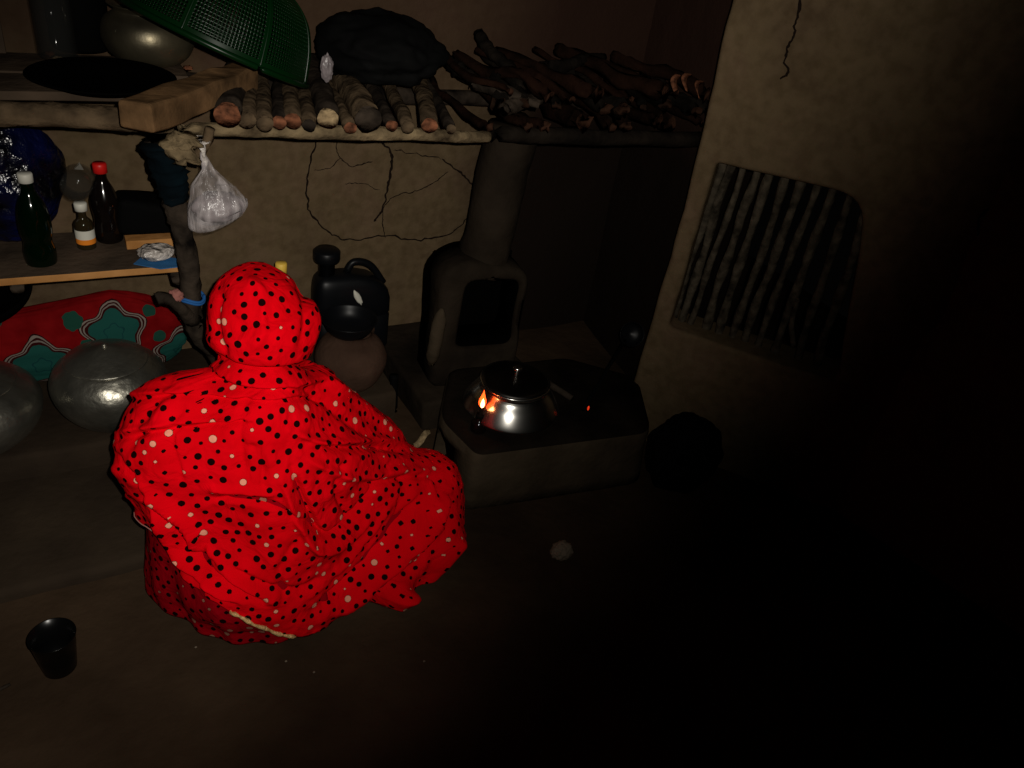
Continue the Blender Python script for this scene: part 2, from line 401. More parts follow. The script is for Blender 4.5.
# cracks: jagged flat ribbons, a few millimetres wide, their inner shade painted dark
def crack(parent, pts, wd, onface, seed):
    bm = bmesh.new(); P = dense([Vector((a, b, 0)) for a, b in pts], 10); prev = None
    n = len(P)
    for i, p in enumerate(P):
        j = .007*noise.noise(Vector((p.x*40, p.y*40, seed))) + .004*noise.noise(Vector((p.x*110, p.y*110, seed)))
        d = (P[min(i+1, n-1)]-P[max(i-1, 0)]).normalized(); nn = Vector((-d.y, d.x, 0))
        ww = wd*(.45+.9*abs(noise.noise(Vector((i*.37, seed, 2)))))*(1 if 0 < i < n-1 else .2)
        c = p+nn*j
        cur = [bm.verts.new(onface(*(c+nn*ww*1.35).xy)), bm.verts.new(onface(*(c-nn*ww*1.35).xy))]
        if prev: bm.faces.new((prev[0], prev[1], cur[1], cur[0]))
        prev = cur
    o = obj('crack', bm, M['crack'], parent); return o
def back_y(x, z):
    return WB + .016*noise.noise(Vector((x*2.5+2, WB*2.5, z*2.5))) + .016*.3*noise.noise(Vector((x*9, WB*9+2, z*9)))
def bf(x, z): return Vector((x, back_y(x, z)-.0035, z))
def px_back(px, py): v = at_y(px, py, WB); return (v.x, v.z)
for k, (pts, wd) in enumerate([
    ([(318,132),(311,160),(306,190),(312,215),(330,233),(352,240),(385,236),(418,240),(450,233),(466,218),(470,196)], .0032),
    ([(381,140),(392,156),(388,182),(384,206),(374,222)], .0042),
    ([(384,206),(396,196),(416,190),(432,182),(447,170)], .0022),
    ([(440,158),(460,172),(476,187)], .0034),
    ([(384,205),(383,222),(386,238)], .0020),
    ([(335,140),(340,158),(352,166),(372,160)], .0018),
    ([(340,158),(330,168),(314,171)], .0014),
    ([(345,184),(362,184),(380,190)], .0014),
    ([(392,150),(410,152),(440,158)], .0016)]):
    crack(wall_back, [px_back(*q) for q in pts], wd, bf, k)

# right wall with the barred opening: a slab with rounded end and edges
def rounded(pts, r, n=6):
    out = []; m_ = len(pts)
    for i in range(m_):
        a, b, c = Vector(pts[i-1]), Vector(pts[i][:2]), Vector(pts[(i+1) % m_][:2]); a = Vector(a[:2]); c = Vector(c[:2])
        rr = r[i] if hasattr(r, '__len__') else r
        p = b+(a-b).normalized()*rr; q = b+(c-b).normalized()*rr
        for k in range(n+1):
            t = k/n; v = p*(1-t)**2 + b*2*t*(1-t) + q*t*t
            if not out or (v-out[-1]).length > .0008: out.append(v)
    if (out[0]-out[-1]).length < .0008: out.pop()
    return out
def slab(name, outer, holes, thick, bev, to_world, mat, wob=0, res=.03):
    """2-D outline with holes, extruded, its edges rounded"""
    cu = bpy.data.curves.new(name+'_outline', 'CURVE'); cu.dimensions = '2D'; cu.fill_mode = 'BOTH'
    for pts in [outer]+holes:
        s = cu.splines.new('POLY'); s.points.add(len(pts)-1); s.use_cyclic_u = True
        for q, p in zip(s.points, pts): q.co = (p[0], p[1], 0, 1)
    cu.extrude = thick/2-bev; cu.bevel_depth = bev; cu.bevel_resolution = 4
    o = bpy.data.objects.new(name, cu); COL.objects.link(o)
    dg = bpy.context.evaluated_depsgraph_get(); dg.update()
    me = bpy.data.meshes.new_from_object(o.evaluated_get(dg)); bpy.data.objects.remove(o)
    bm = bmesh.new(); bm.from_mesh(me); bmesh.ops.remove_doubles(bm, verts=bm.verts, dist=.0004)
    for _ in range(5):
        es = [e for e in bm.edges if e.calc_length() > res*1.6]
        if not es: break
        bmesh.ops.subdivide_edges(bm, edges=es, cuts=1); bmesh.ops.triangulate(bm, faces=[f for f in bm.faces if len(f.verts) > 4])
    for v in bm.verts:
        s, z, d = v.co; p = to_world(s, z, d+thick/2)
        if wob: p = p + Vector((noise.noise(p*3.1), noise.noise(p*3.1+Vector((9,0,0))), 0))*wob + Vector((noise.noise(p*12), noise.noise(p*12+Vector((9,0,0))), 0))*wob*.35
        v.co = p
    return obj(name, bm, mat)
outer = [Vector((.014, -.03)), Vector((.79, -.03)), Vector((.79, 1.9)), Vector((-.016, 1.9)), Vector((-.006, 1.2)), Vector((.020, .8)), Vector((.014, .4))]
hole = rounded([(.044, .968), (.468, .981), (.600, .416), (.046, .416)], [.03, .10, .05, .04])
wall_right = structure(slab('wall_right', outer, [hole], .16, .014, on_right, M['wall2'], .010, .05))
def rf(s, z): 
    p = on_right(s, z, -.004); return p
for k, (pts, wd) in enumerate([([(.132,1.50),(.140,1.36),(.150,1.30),(.142,1.26),(.165,1.215),(.15,1.20)], .0036),
        ([(.735,.95),(.72,1.00),(.735,1.03),(.76,1.06)], .004)]):
    crack(wall_right, pts, wd, lambda s, z: on_right(s, z, -.010), 20+k)

# the opening's upright sticks, set in the mud: each one a part of window_1
wparts = []
bars = [(.062,.060,.011),(.092,.085,.013),(.128,.115,.010),(.160,.165,.013),(.200,.205,.013),(.243,.250,.012),(.285,.290,.013),(.330,.330,.011),(.372,.385,.013),(.418,.455,.012),(.468,.515,.013)]
for k, (s0, s1, r) in enumerate(bars):
    top = .985 if s0 < .42 else .985-(s0-.42)*.9
    pts = dense([on_right(s0, top+.015, .075), on_right(s0*.7+s1*.3, .80, .07+.004*(k % 3)), on_right(s0*.35+s1*.65, .60, .075), on_right(s1, .405, .078)], 9, .008, k)
    bm = bmesh.new(); tube(bm, pts, [r*(1+.15*math.sin(i*.7+k)) for i in range(len(pts))], 10, .18, k)
    if k == 8:
        tube(bm, dense([on_right(.392, .62, .072), on_right(.402, .54, .066), on_right(.43, .47, .066)], 6, .004, 3), .0085, 8, .15, 4)
    wparts.append(obj('window_bar', bm, M['bar']))
win = join_under('window_1', on_right(.25, .43, .08), wparts); structure(win)
CAPS=[ # volumes under the cloth: a, b, ra, rb
((.318,1.43,.715),(.322,1.425,.70),.088,.106),
((.325,1.49,.705),(.325,1.48,.64),.080,.075),
((.322,1.43,.66),(.322,1.42,.60),.098,.092),
((.155,1.41,.525),(.42,1.43,.495),.070,.062),
((.15,1.41,.48),(.100,1.40,.42),.085,.085),
((.14,1.40,.44),(.30,1.36,.36),.10,.14),
((.42,1.43,.48),(.60,1.48,.28),.062,.065),
((.30,1.38,.46),(.33,1.33,.22),.13,.155),
((.40,1.38,.38),(.60,1.41,.20),.12,.105),
((.15,1.42,.24),(.155,1.42,.06),.110,.128),
((.18,1.38,.30),(.22,1.34,.10),.10,.14),
((.13,1.40,.42),(.125,1.38,.32),.075,.085),
((.40,1.36,.20),(.715,1.40,.125),.12,.12),
((.25,1.29,.11),(.34,1.29,.04),.140,.140),
((.22,1.49,.28),(.46,1.50,.26),.11,.11),
((.53,1.27,.03),(.572,1.165,.02),.065,.034),
((.48,1.31,.08),(.68,1.33,.06),.115,.125),
]
K=.05
def sdf(P):
    acc=None
    for a,b,ra,rb in CAPS:
        a=np.array(a);b=np.array(b);ab=b-a
        t=np.clip(((P-a)@ab)/(ab@ab+1e-9),0,1)
        d=np.linalg.norm(P-a-t[...,None]*ab,axis=-1)-(ra+(rb-ra)*t)
        if acc is None: acc=d
        else:
            h=np.clip(.5+.5*(acc-d)/K,0,1)
            acc=acc*(1-h)+d*h-K*h*(1-h)
    return acc
CZ=[0,.3,.5,.60,.69];CX=[.40,.36,.31,.325,.322];CY=[1.40,1.41,1.42,1.435,1.44]

# ================================================================== PERSON (squatting, back to us, wrapped in the dotted shawl)
ZL = [(-PI-.01,.30),(-1.9,.29),(-1.6,.262),(-1.4,.255),(-1.2,.185),(-1.0,.168),(-.8,.158),(-.6,.118),(-.44,.055),(-.3,.028),(-.1,.014),(1.8,.014),(2.4,.06),(PI+.01,.12)]
def hem(th): return np.interp(th, [a for a, _ in ZL], [b for _, b in ZL])
def vnoise(P, s, o=0.0):
    return np.array([noise.noise(Vector((p[0]*s+o, p[1]*s, p[2]*s))) for p in P.reshape(-1, 3)]).reshape(P.shape[:-1])
def project(P):
    c = (P-CAM) @ RW; return 512+F*c[...,0]/-c[...,2], 384-F*c[...,1]/-c[...,2]
# folds of the cloth: lines on the back (pixel sketch of where each runs), height in metres (negative = valley), half width in px
FOLDS = [
 ([(207,352),(222,364),(250,371),(285,371),(312,364),(326,352)], -.014, 5), ([(205,362),(240,380),(300,382),(335,372)], .007, 6),
 ([(160,372),(200,380),(250,388),(300,384)], -.006, 4), ([(128,400),(180,398),(240,402),(300,400),(345,404)], -.006, 4),
 ([(130,392),(180,391),(240,394),(300,393)], .005, 4), ([(118,440),(160,432),(210,427),(252,425)], -.007, 4),
 ([(115,432),(160,424),(210,419),(252,418)], .005, 4), ([(319,375),(345,392),(370,414),(410,444)], .009, 6),
 ([(300,385),(330,404),(360,430),(400,455)], -.006, 6), ([(318,448),(350,449),(380,447),(415,452)], -.010, 5),
 ([(290,430),(320,440),(360,440),(400,440)], .006, 5),
 ([(293,469),(303,498),(322,535),(340,529),(365,500),(392,463)], -.010, 5), ([(282,480),(296,515),(318,550),(345,540),(380,505)], .008, 6),
 ([(207,499),(240,502),(270,507),(300,520),(325,537)], -.007, 4), ([(205,490),(240,492),(280,497)], .005, 5),
 ([(322,620),(355,597),(390,565),(420,530),(440,500),(452,485)], .012, 7), ([(312,612),(345,585),(378,553),(405,520),(425,490)], -.011, 6),
 ([(350,618),(385,590),(420,560),(450,530)], -.010, 6), ([(300,600),(335,570),(365,535),(390,500)], .007, 6),
 ([(400,610),(420,585),(445,560),(462,535)], .010, 6), ([(418,604),(436,585),(455,562)], -.008, 5),
 ([(138,479),(160,498),(185,520),(197,535),(197,556)], .013, 5), ([(140,492),(160,512),(180,530),(186,552)], -.013, 5),
 ([(149,506),(165,535),(185,562),(215,585),(245,602)], .009, 5), ([(160,505),(178,528),(200,560),(225,580),(262,602)], -.010, 5),
 ([(205,540),(220,560),(240,580),(275,600)], .006, 6), ([(112,450),(125,470),(142,486),(160,494)], -.006, 5),
 ([(110,462),(120,482),(135,500)], .004, 5), ([(250,440),(262,470),(262,500)], -.004, 9), ([(215,560),(260,585),(300,590),(330,575)], -.006, 6),
 ([(300,455),(330,470),(360,480),(400,470),(440,475)], .006, 6), ([(345,480),(380,482),(420,476),(450,482)], -.007, 5),
 ([(312,290),(316,305),(316,330),(310,350)], .002, 4), ([(296,276),(304,300),(305,330),(297,352)], -.003, 5), ([(222,285),(215,310),(217,340),(228,360)], -.005, 6),
 ([(408,468),(400,515),(365,570)], -.009, 7), ([(440,482),(450,520),(430,572)], -.007, 6), ([(345,458),(336,490),(350,520)], -.006, 5), ([(425,470),(428,510),(405,560)], .007, 6),
 ([(250,380),(240,430),(245,480)], -.004, 9), ([(180,400),(170,440),(180,490)], -.005, 8), ([(150,540),(165,575),(200,610),(240,632)], -.006, 6), ([(300,540),(280,570),(285,605)], -.005, 6),
 ([(240,275),(260,290),(262,330),(250,355)], .003, 8),
 ([(160,362),(150,380),(130,400),(112,425)], .006, 7), ([(170,372),(155,400),(140,425),(125,455)], -.005, 7)]
def fold_disp(px, py):
    out = np.zeros_like(px)
    for pts, amp, wd in FOLDS:
        P = dense([Vector((a, b, 0)) for a, b in pts], 5); best = np.full(px.shape, 1e9); tt = np.zeros_like(px); n = len(P)-1
        for i in range(n):
            ax, ay = P[i].x, P[i].y; bx, by = P[i+1].x-ax, P[i+1].y-ay
            t = np.clip(((px-ax)*bx+(py-ay)*by)/(bx*bx+by*by+1e-9), 0, 1)
            d = np.hypot(px-ax-t*bx, py-ay-t*by); u = (i+t)/n
            tt = np.where(d < best, u, tt); best = np.minimum(best, d)
        out += 2.3*amp*np.exp(-(best/(wd*.72))**2)*np.clip(np.sin(PI*np.clip(tt, .04, .96))*2.2, 0, 1)
    return out
def loft_at(th, zlo, nz, ntop, full=True):
    C = []; D = []; z0 = np.zeros_like(th)
    for i in range(nz):
        z = zlo+(.69-zlo)*(i/nz)
        C.append(np.stack([np.interp(z, CZ, CX), np.interp(z, CZ, CY), z], -1)); D.append(np.stack([np.sin(th), -np.cos(th), z0], -1))
    if ntop:
        for i in range(ntop):
            e = PI/2*(i/(ntop-1))*.995
            C.append(np.stack([z0+CX[-1], z0+CY[-1], z0+.69], -1)); D.append(np.stack([np.sin(th)*np.cos(e), -np.cos(th)*np.cos(e), z0+np.sin(e)], -1))
    C = np.array(C); D = np.array(D); ts = np.linspace(0, .75, 201); R = np.zeros(C.shape[:2])
    for i in range(len(C)):
        P = C[i][:, None]+D[i][:, None]*ts[:, None]; P[..., 2] = np.maximum(P[..., 2], .04)
        S = sdf(P); ins = S < 0; last = 200-np.argmax(ins[:, ::-1], -1); last = np.where(ins.any(-1), np.clip(last, 0, 199), 0); k = np.arange(len(th))
        s0 = S[k, last]; s1 = S[k, last+1]; R[i] = ts[last]+np.clip(s0/(s0-s1+1e-9), 0, 1)*(ts[1]-ts[0])
    return C, D, R
from mathutils.kdtree import KDTree
def cloth(name, V, mat, keep=lambda i, j: True, thick=.0035, seed=1):
    """grid of points -> cloth mesh; printed dots are scattered over it at even spacing"""
    n, m_ = V.shape[:2]; rg = random.Random(seed); order = [(i, j) for i in range(n) for j in range(m_)]; rg.shuffle(order)
    cell = {}; ctr = []; S_ = .0218
    for i, j in order[:26000]:
        p = V[i, j]; key = (int(p[0]//S_), int(p[1]//S_), int(p[2]//S_)); ok = True
        for a in (-1, 0, 1):
            for b in (-1, 0, 1):
                for c in (-1, 0, 1):
                    for q in cell.get((key[0]+a, key[1]+b, key[2]+c), ()):
                        if (p[0]-q[0])**2+(p[1]-q[1])**2+(p[2]-q[2])**2 < S_*S_: ok = False; break
                    if not ok: break
                if not ok: break
            if not ok: break
        if ok:
            cell.setdefault(key, []).append(p); pale = rg.random() < .15
            ctr.append((p, rg.uniform(.0034, .0088) if pale else rg.uniform(.0040, .0078), pale))
    kd = KDTree(len(ctr))
    for k, c in enumerate(ctr): kd.insert(c[0], k)
    kd.balance()
    bm = bmesh.new(); la = bm.verts.layers.float.new('dot'); bm.verts.layers.float.new('pale'); la = bm.verts.layers.float['dot']; lb = bm.verts.layers.float['pale']
    vs = [[bm.verts.new(V[i, j]) for j in range(m_)] for i in range(n)]
    for row in vs:
        for v in row:
            co, k, d = kd.find(v.co); v[la] = d-ctr[k][1]; v[lb] = float(ctr[k][2])
    for i in range(n-1):
        for j in range(m_-1):
            if keep(i, j): bm.faces.new((vs[i][j], vs[i][j+1], vs[i+1][j+1], vs[i+1][j]))
    for vv in [vv for vv in bm.verts if not vv.link_faces]: bm.verts.remove(vv)
    me = bpy.data.meshes.new(name); bm.to_mesh(me); bm.free()
    o = finish(name, me, mat)
    s = o.modifiers.new('thick', 'SOLIDIFY'); s.thickness = thick; s.offset = -1
    return from_modifiers(o)
NT, NZ, NTOP = 440, 250, 70
th = np.linspace(-PI, PI, NT+1)
zh = hem(th)
C, D, R = loft_at(th, zh, NZ, NTOP)
V0 = C+D*R[..., None]
px, py = project(V0)
disp = fold_disp(px, py)*(np.cos(th) > -.35)
front = np.clip(-np.cos(th)*1.5, 0, 1)
zz = V0[..., 2]
gen = .013*vnoise(V0*np.array([1, 1, .5]), 8, 3) + .005*vnoise(V0*np.array([1,1,1.6]), 20, 8) + .0016*vnoise(V0*np.array([1.6,1,.8]), 60, 5)
disp = disp + gen*(1-.45*(zz > .62))
disp += .012*np.sin(th*17+zz*9)*np.clip(1-(zz-zh)/.16, 0, 1)*(np.abs(th) > .9)*np.clip(zz*8, 0, 1)*.6
disp += front*.008*np.sin(th*30)*(zz < .6)
SH = V0+D*disp[..., None]
SH[..., 2] = np.maximum(SH[..., 2], .006+.004*np.sin(th*9))
fzc = .715
def keep_shawl(i, j):
    p = SH[i, j]
    if abs(th[j]) > PI-.75 and ((p[2]-.67)/.085)**2 + ((abs(th[j])-PI)/.72)**2 < 1: return False      # the face opening
    if abs(th[j]) > PI-.30 and p[2] < .56: return False                                                # open down the front
    return True
shawl = cloth('shawl', SH, M['dots'], keep_shawl)
# the dress below the shawl's hem
th2 = np.linspace(-PI, PI, 361)
C, D2, R2 = loft_at(th2, np.zeros_like(th2)+.004, 150, 0)
sel = int(150*.42/.69); C = C[:sel]; D2 = D2[:sel]; R2 = R2[:sel]
W0 = C+D2*R2[..., None]
d2 = -.008+.005*vnoise(W0*np.array([1, 1, .4]), 12, 4)+.004*np.sin(th2*22+W0[..., 2]*14)*np.clip(1-W0[..., 2]/.3, 0, 1)
d2 = d2 - .010*np.clip(W0[..., 2]/.3, 0, 1)
right = (th2 > .05) & (th2 < 1.9)
DRS = W0+D2*(d2-.012*right)[..., None]
DRS[..., 2] = np.maximum(DRS[..., 2], .004)
dress = cloth('dress', DRS, M['dots_shaded'], lambda i, j: True)
# gold braid on the hem, at the lowest point of the back
idx = [j for j in range(NT+1) if -.72 < th[j] < -.30]
bm = bmesh.new(); tube(bm, [SH[1, j]+D[1, j]*.003 for j in idx[::2]], [.0042+.0016*math.sin(k*2.1) for k in range(len(idx[::2]))], 8); trim = obj('hem_trim', bm, M['gold'])
idx = [j for j in range(NT+1) if -1.62 < th[j] < -1.25]
bm = bmesh.new(); tube(bm, [SH[3, j]+D[3, j]*.002 for j in idx[::2]], .0012, 6); piping = obj('hem_trim', bm, M['pinkrag'])

# body: one continuous skin under the cloth
bm = bmesh.new()
def cap(a, b, ra, rb, n=7, seg=14):
    a = Vector(a); b = Vector(b); d = b-a
    pts = []; rad = []
    if d.length < 1e-6: d = Vector((0, 0, 1e-4)); b = a+d
    dn = d.normalized()
    for k in range(5): t = PI/2*(1-k/4); pts.append(a-dn*ra*math.sin(t)); rad.append(max(ra*math.cos(t), ra*.05))
    for k in range(1, n): pts.append(a+d*k/n); rad.append(ra+(rb-ra)*k/n)
    for k in range(5): t = PI/2*k/4; pts.append(b+dn*rb*math.sin(t)); rad.append(max(rb*math.cos(t), rb*.05))
    tube(bm, pts, rad, seg)
hc = Vector((.322, 1.45, .705))
cap(hc, hc+Vector((0, 0, .012)), .076, .078); cap(hc+Vector((.002, .022, -.045)), hc+Vector((.002, .030, -.055)), .058, .052)     # skull, jaw
cap(hc+Vector((.003, .050, -.078)), hc+Vector((.003, .052, -.080)), .024, .022)                                              # chin
cap(hc+Vector((.003, .076, -.006)), hc+Vector((.003, .094, -.032)), .009, .014); cap(hc+Vector((-.007, .084, -.034)), hc+Vector((.013, .084, -.034)), .008, .008)
cap(hc+Vector((-.015, .072, -.058)), hc+Vector((.021, .072, -.058)), .009, .009)                                             # mouth
for sx in (-1, 1):
    cap(hc+Vector((.003+sx*.012, .070, .016)), hc+Vector((.003+sx*.042, .060, .014)), .010, .009)                              # brow
    cap(hc+Vector((.003+sx*.038, .050, -.030)), hc+Vector((.003+sx*.046, .035, -.03)), .024, .024)                            # cheek
    cap(hc+Vector((sx*.076, .008, .008)), hc+Vector((sx*.074, .010, -.028)), .011, .008)                                      # ear
cap((.325, 1.435, .65), (.33, 1.42, .52), .046, .050)
cap((.225, 1.42, .485), (.40, 1.43, .48), .045, .045); cap((.31, 1.40, .43), (.32, 1.36, .30), .095, .10); cap((.26, 1.34, .16), (.38, 1.34, .16), .115, .115)
cap((.31, 1.37, .34), (.32, 1.34, .20), .11, .12)
def limb(pts, rs):
    for a, b, ra, rb in zip(pts, pts[1:], rs, rs[1:]): cap(a, b, ra, rb)
limb([(.215, 1.42, .475), (.13, 1.44, .38), (.22, 1.60, .345)], [.040, .036, .024]); limb([(.405, 1.43, .475), (.53, 1.47, .37), (.46, 1.62, .33)], [.046, .038, .024])
limb([(.25, 1.36, .15), (.19, 1.56, .27), (.22, 1.55, .07)], [.082, .058, .036]); limb([(.39, 1.36, .15), (.48, 1.55, .26), (.44, 1.56, .07)], [.082, .058, .036])
def hand(w, d, up, side):
    """w wrist, d finger direction, up back-of-hand normal, side +1/-1 thumb side"""
    w = Vector(w); d = Vector(d).normalized(); up = Vector(up); up = (up-up.dot(d)*d).normalized(); x = d.cross(up)*side
    for k in range(4):
        o = (k-1.5)*.019; cap(w, w+d*.075+x*o, .018, .012)
        p = w+d*.078+x*o; L = [.040, .046, .043, .034][k]; a = .35
        dirs = [math.radians(18+4*k), math.radians(48+5*k), math.radians(72+4*k)]
        for j, an in enumerate(dirs):
            q = p+(d*math.cos(an)-up*math.sin(an))*L*[1, .65, .5][j]+x*.0015*(k-1.5); cap(p, q, .0095-.001*j, .0085-.001*j, 4, 10); p = q
    t0 = w+d*.022-x*.022; t1 = t0+d*.030-x*.026-up*.006; t2 = t1+d*.030-x*.006-up*.012; cap(w, t0, .018, .015); cap(t0, t1, .014, .011, 4, 10); cap(t1, t2, .011, .009, 4, 10)
hand((.225, 1.605, .345), (.35, .85, -.15), (0, .1, 1), -1); hand((.457, 1.625, .33), (-.2, .9, -.1), (0, .1, 1), 1)
for fx, dx in ((.22, -.10), (.44, .12)):
    dv = Vector((dx, 1, 0)).normalized(); xx = Vector((dv.y, -dv.x, 0)); hp = Vector((fx, 1.545, .034))
    cap(hp, hp+dv*.03, .031, .030)
    cap(hp+dv*.02+Vector((0, 0, .02)), hp+dv*.12-Vector((0, 0, .012)), .032, .018); cap(hp-xx*.012, hp+dv*.13-xx*.02-Vector((0, 0, .012)), .028, .018); cap(hp+xx*.010, hp+dv*.13+xx*.02-Vector((0, 0, .012)), .028, .018)
    for k in range(5):
        s = -1 if dx > 0 else 1; o = (k-2)*.015*s; q = hp+dv*.135+xx*o-Vector((0, 0, .018)); cap(q, q+dv*(.042-.005*k), .011 if k == 0 else .0085, .010 if k == 0 else .0075, 3, 10)
body = obj('body', bm, M['skin'])
r_ = body.modifiers.new('r', 'REMESH'); r_.mode = 'VOXEL'; r_.voxel_size = .0045; r_.use_smooth_shade = True
s_ = body.modifiers.new('s', 'SMOOTH'); s_.iterations = 3; s_.factor = .5
from_modifiers(body)
for f in body.data.polygons: f.use_smooth = True
bm = bmesh.new(); bmesh.ops.create_icosphere(bm, subdivisions=5, radius=1)      # hair: a cap over crown and back of the skull
for v in bm.verts:
    d = v.co.normalized(); k = 1+.015*noise.noise(Vector((d.x*20, d.y*3, d.z*3)))
    v.co = hc+Vector((0, -.004, .008))+Vector((d.x*.083, d.y*.086, d.z*.086))*k
for v in [v for v in bm.verts if (v.co.y-hc.y) > .035+(v.co.z-hc.z)*.35 or (v.co.z < hc.z-.06 and v.co.y > hc.y-.03)]: bm.verts.remove(v)
hair = obj('hair', bm, M['hair'])
eyes = []
for sx in (-1, 1):
    bm = bmesh.new(); bmesh.ops.create_uvsphere(bm, u_segments=16, v_segments=10, radius=.0105, matrix=Matrix.Translation(hc+Vector((.003+sx*.028, .060, 0)))); e = obj('eye', bm, M['eye'])
    bm = bmesh.new(); bmesh.ops.create_uvsphere(bm, u_segments=14, v_segments=8, radius=.0055, matrix=Matrix.Translation(hc+Vector((.003+sx*.028, .0665, 0)))); obj('iris', bm, M['hair'], e); eyes.append(e)
person = join_under('person', (.33, 1.38, 0), [body, shawl, dress, trim, piping, hair]+eyes)
tag(person, 'person squatting with back turned, wrapped head to ground in a red polka dot shawl', 'person')
shawl['label'] = 'bright red shawl with black and cream dots drawn over head and back'; dress['label'] = 'deeper red, shade-darkened dotted dress showing below the shawl hem'; trim['label'] = 'short strip of gold braid on the hem'

# ================================================================== SHELVES
ZU = 1.0                                    # upper shelf: top of its front pole is near this height
def zu(x): return ZU-.055*(x+.1)
def pole(name, pts, rad, mat, seed, label, cat, group=None, seg=14, wob=.006, rough=.18, sub=9, caps=None):
    P = dense(pts, sub, wob, seed); n = len(P)
    rr = [np.interp(i/(n-1), np.linspace(0, 1, len(rad)), rad) for i in range(n)]
    bm = bmesh.new(); tube(bm, P, rr, seg, rough, seed, mi=1 if caps else None)
    o = obj(name, bm, [mat, caps] if caps else mat); origin(o); return tag(o, label, cat, group)
pole('shelf_pole', [(-.45, 1.80, 1.005), (-.1, 1.80, 1.003), (.12, 1.80, .993), (.21, 1.80, .990)], [.023, .025, .024, .021], M['bark'], 1, 'thick weathered pole along the front of the upper shelf at far left', 'pole')
pole('shelf_pole', [(.245, 1.80, .974), (.5, 1.80, .967), (.85, 1.80, .955), (1.00, 1.80, .950)], [.015, .017, .015, .014], M['pole'], 3, 'thin knotty pole under the row of cut logs along the upper shelf', 'pole')
pole('shelf_pole', [(1.01, 1.80, .955), (1.3, 1.80, .948), (1.74, 1.80, .940)], [.020, .022, .022], M['blackbark'], 5, 'near-black pole under the dim firewood heap at the right', 'pole')
pole('rear_shelf_pole', [(-.7, 2.20, .97), (.2, 2.20, .965), (1.0, 2.19, .94), (1.8, 2.20, .93)], [.022]*4, M['darkbark'], 4, 'dark pole along the back wall carrying the rear of the upper shelf', 'pole')

# boards on the left half of the upper shelf
def board(name, lo, hi, mats, label, bev=.003, seed=0, rz=0, cat='board', edge=False):
    bm = bmesh.new(); box(bm, lo, hi, bev)
    bmesh.ops.subdivide_edges(bm, edges=[e for e in bm.edges if e.calc_length() > .15], cuts=10)
    for v in bm.verts: v.co.y += .004*noise.noise(Vector((v.co.x*6, seed, 0))); v.co.z += .0015*noise.noise(Vector((v.co.x*9, v.co.y*9, seed)))
    if edge:
        bm.normal_update()
        for f in bm.faces:
            if f.normal.y < -.5: f.material_index = 1
    if rz: bmesh.ops.rotate(bm, verts=bm.verts, cent=((lo[0]+hi[0])/2, (lo[1]+hi[1])/2, lo[2]), matrix=Matrix.Rotation(rz, 3, 'Z'))
    o = obj(name, bm, mats, smooth=False); origin(o); return tag(o, label, cat)
board('shelf_board', (-.62, 1.835, 1.016), (.20, 1.97, 1.034), M['plank'], 'grey board of the upper shelf nearest the front, under the black pan', seed=3)
board('shelf_board', (-.62, 1.98, 1.012), (.30, 2.14, 1.034), M['plank'], 'dark worn rear board of the upper shelf behind the black pan', seed=7)
# squared timber lying askew over the pole
a = at_z(136, 125, 1.03); b = at_z(246, 82, 1.03)
d = (b-a).normalized(); L = (b-a).length
xx = Vector((d.y, -d.x, 0)); mt = Matrix.Translation(a+Vector((0, 0, 0))) @ Matrix([[xx.x, d.x, 0], [xx.y, d.y, 0], [0, 0, 1]]).to_4x4()
bm = bmesh.new(); box(bm, (-.034, -.0, -.026), (.034, L, .028), .008)
bmesh.ops.subdivide_edges(bm, edges=[e for e in bm.edges if e.calc_length() > .1], cuts=8)
for v in bm.verts: v.co += Vector((.006*noise.noise(v.co*16), 0, .006*noise.noise(v.co*16+Vector((5, 0, 0)))))
bmesh.ops.transform(bm, matrix=mt @ Matrix.Translation((0, 0, .014)), verts=bm.verts)
tm = obj('timber_block', bm, M['timber'], smooth=False); origin(tm); tag(tm, 'squared tan timber block lying askew with its sawn end jutting over the shelf', 'timber')

# black pan on the boards
bm = bmesh.new(); pc = at_z(110, 80, 1.05)
lathe(bm, [(0, .0), (.06, .001), (.10, .006), (.138, .022), (.142, .024), (.138, .026), (.10, .011), (.06, .006), (0, .005)], 64, (pc.x-.012, pc.y, 1.036))
pan = obj('griddle_pan', bm, M['black']); origin(pan); tag(pan, 'wide shallow soot-black griddle pan lying on the upper shelf boards', 'pan')

# the fork that carries the pole
parts = []
bm = bmesh.new()
tube(bm, dense([at_y(163, 138, 1.80), at_y(168, 170, 1.80), at_y(180, 225, 1.81), at_y(188, 275, 1.82), at_y(196, 325, 1.84), (.32, 1.86, .30), (.325, 1.88, .02)], 10, .006, 2), [.034]*8+[.026]*12+[.023]*20+[.027]*21, 16, .22, 5)
trunk = obj('trunk', bm, M['darkbark']); parts.append(trunk)
bm = bmesh.new(); tube(bm, dense([at_y(195, 322, 1.835), at_y(180, 308, 1.80), at_y(166, 298, 1.785), at_y(157, 300, 1.78)], 6, .004, 8), [.022, .02, .018, .016, .015]+[.014]*14, 10, .25, 3); parts.append(obj('branch_stub', bm, M['darkbark']))
bm = bmesh.new(); tube(bm, dense([at_y(178, 160, 1.775), at_y(183, 146, 1.765), at_y(186, 136, 1.76)], 5, .002, 8), [.022, .030, .034, .036, .035, .036, .033, .034, .030, .026, .018], 18, .6, 13); knot = obj('knot', bm, M['pole']); knot['label'] = 'pale gnarled knot of broken wood'; parts.append(knot)
bm = bmesh.new(); tube(bm, dense([at_y(190, 160, 1.785), at_y(205, 145, 1.775), at_y(210, 128, 1.772)], 6, .002, 8), [.011]*13, 8, .2, 3); parts.append(obj('branch_stub', bm, M['bark']))
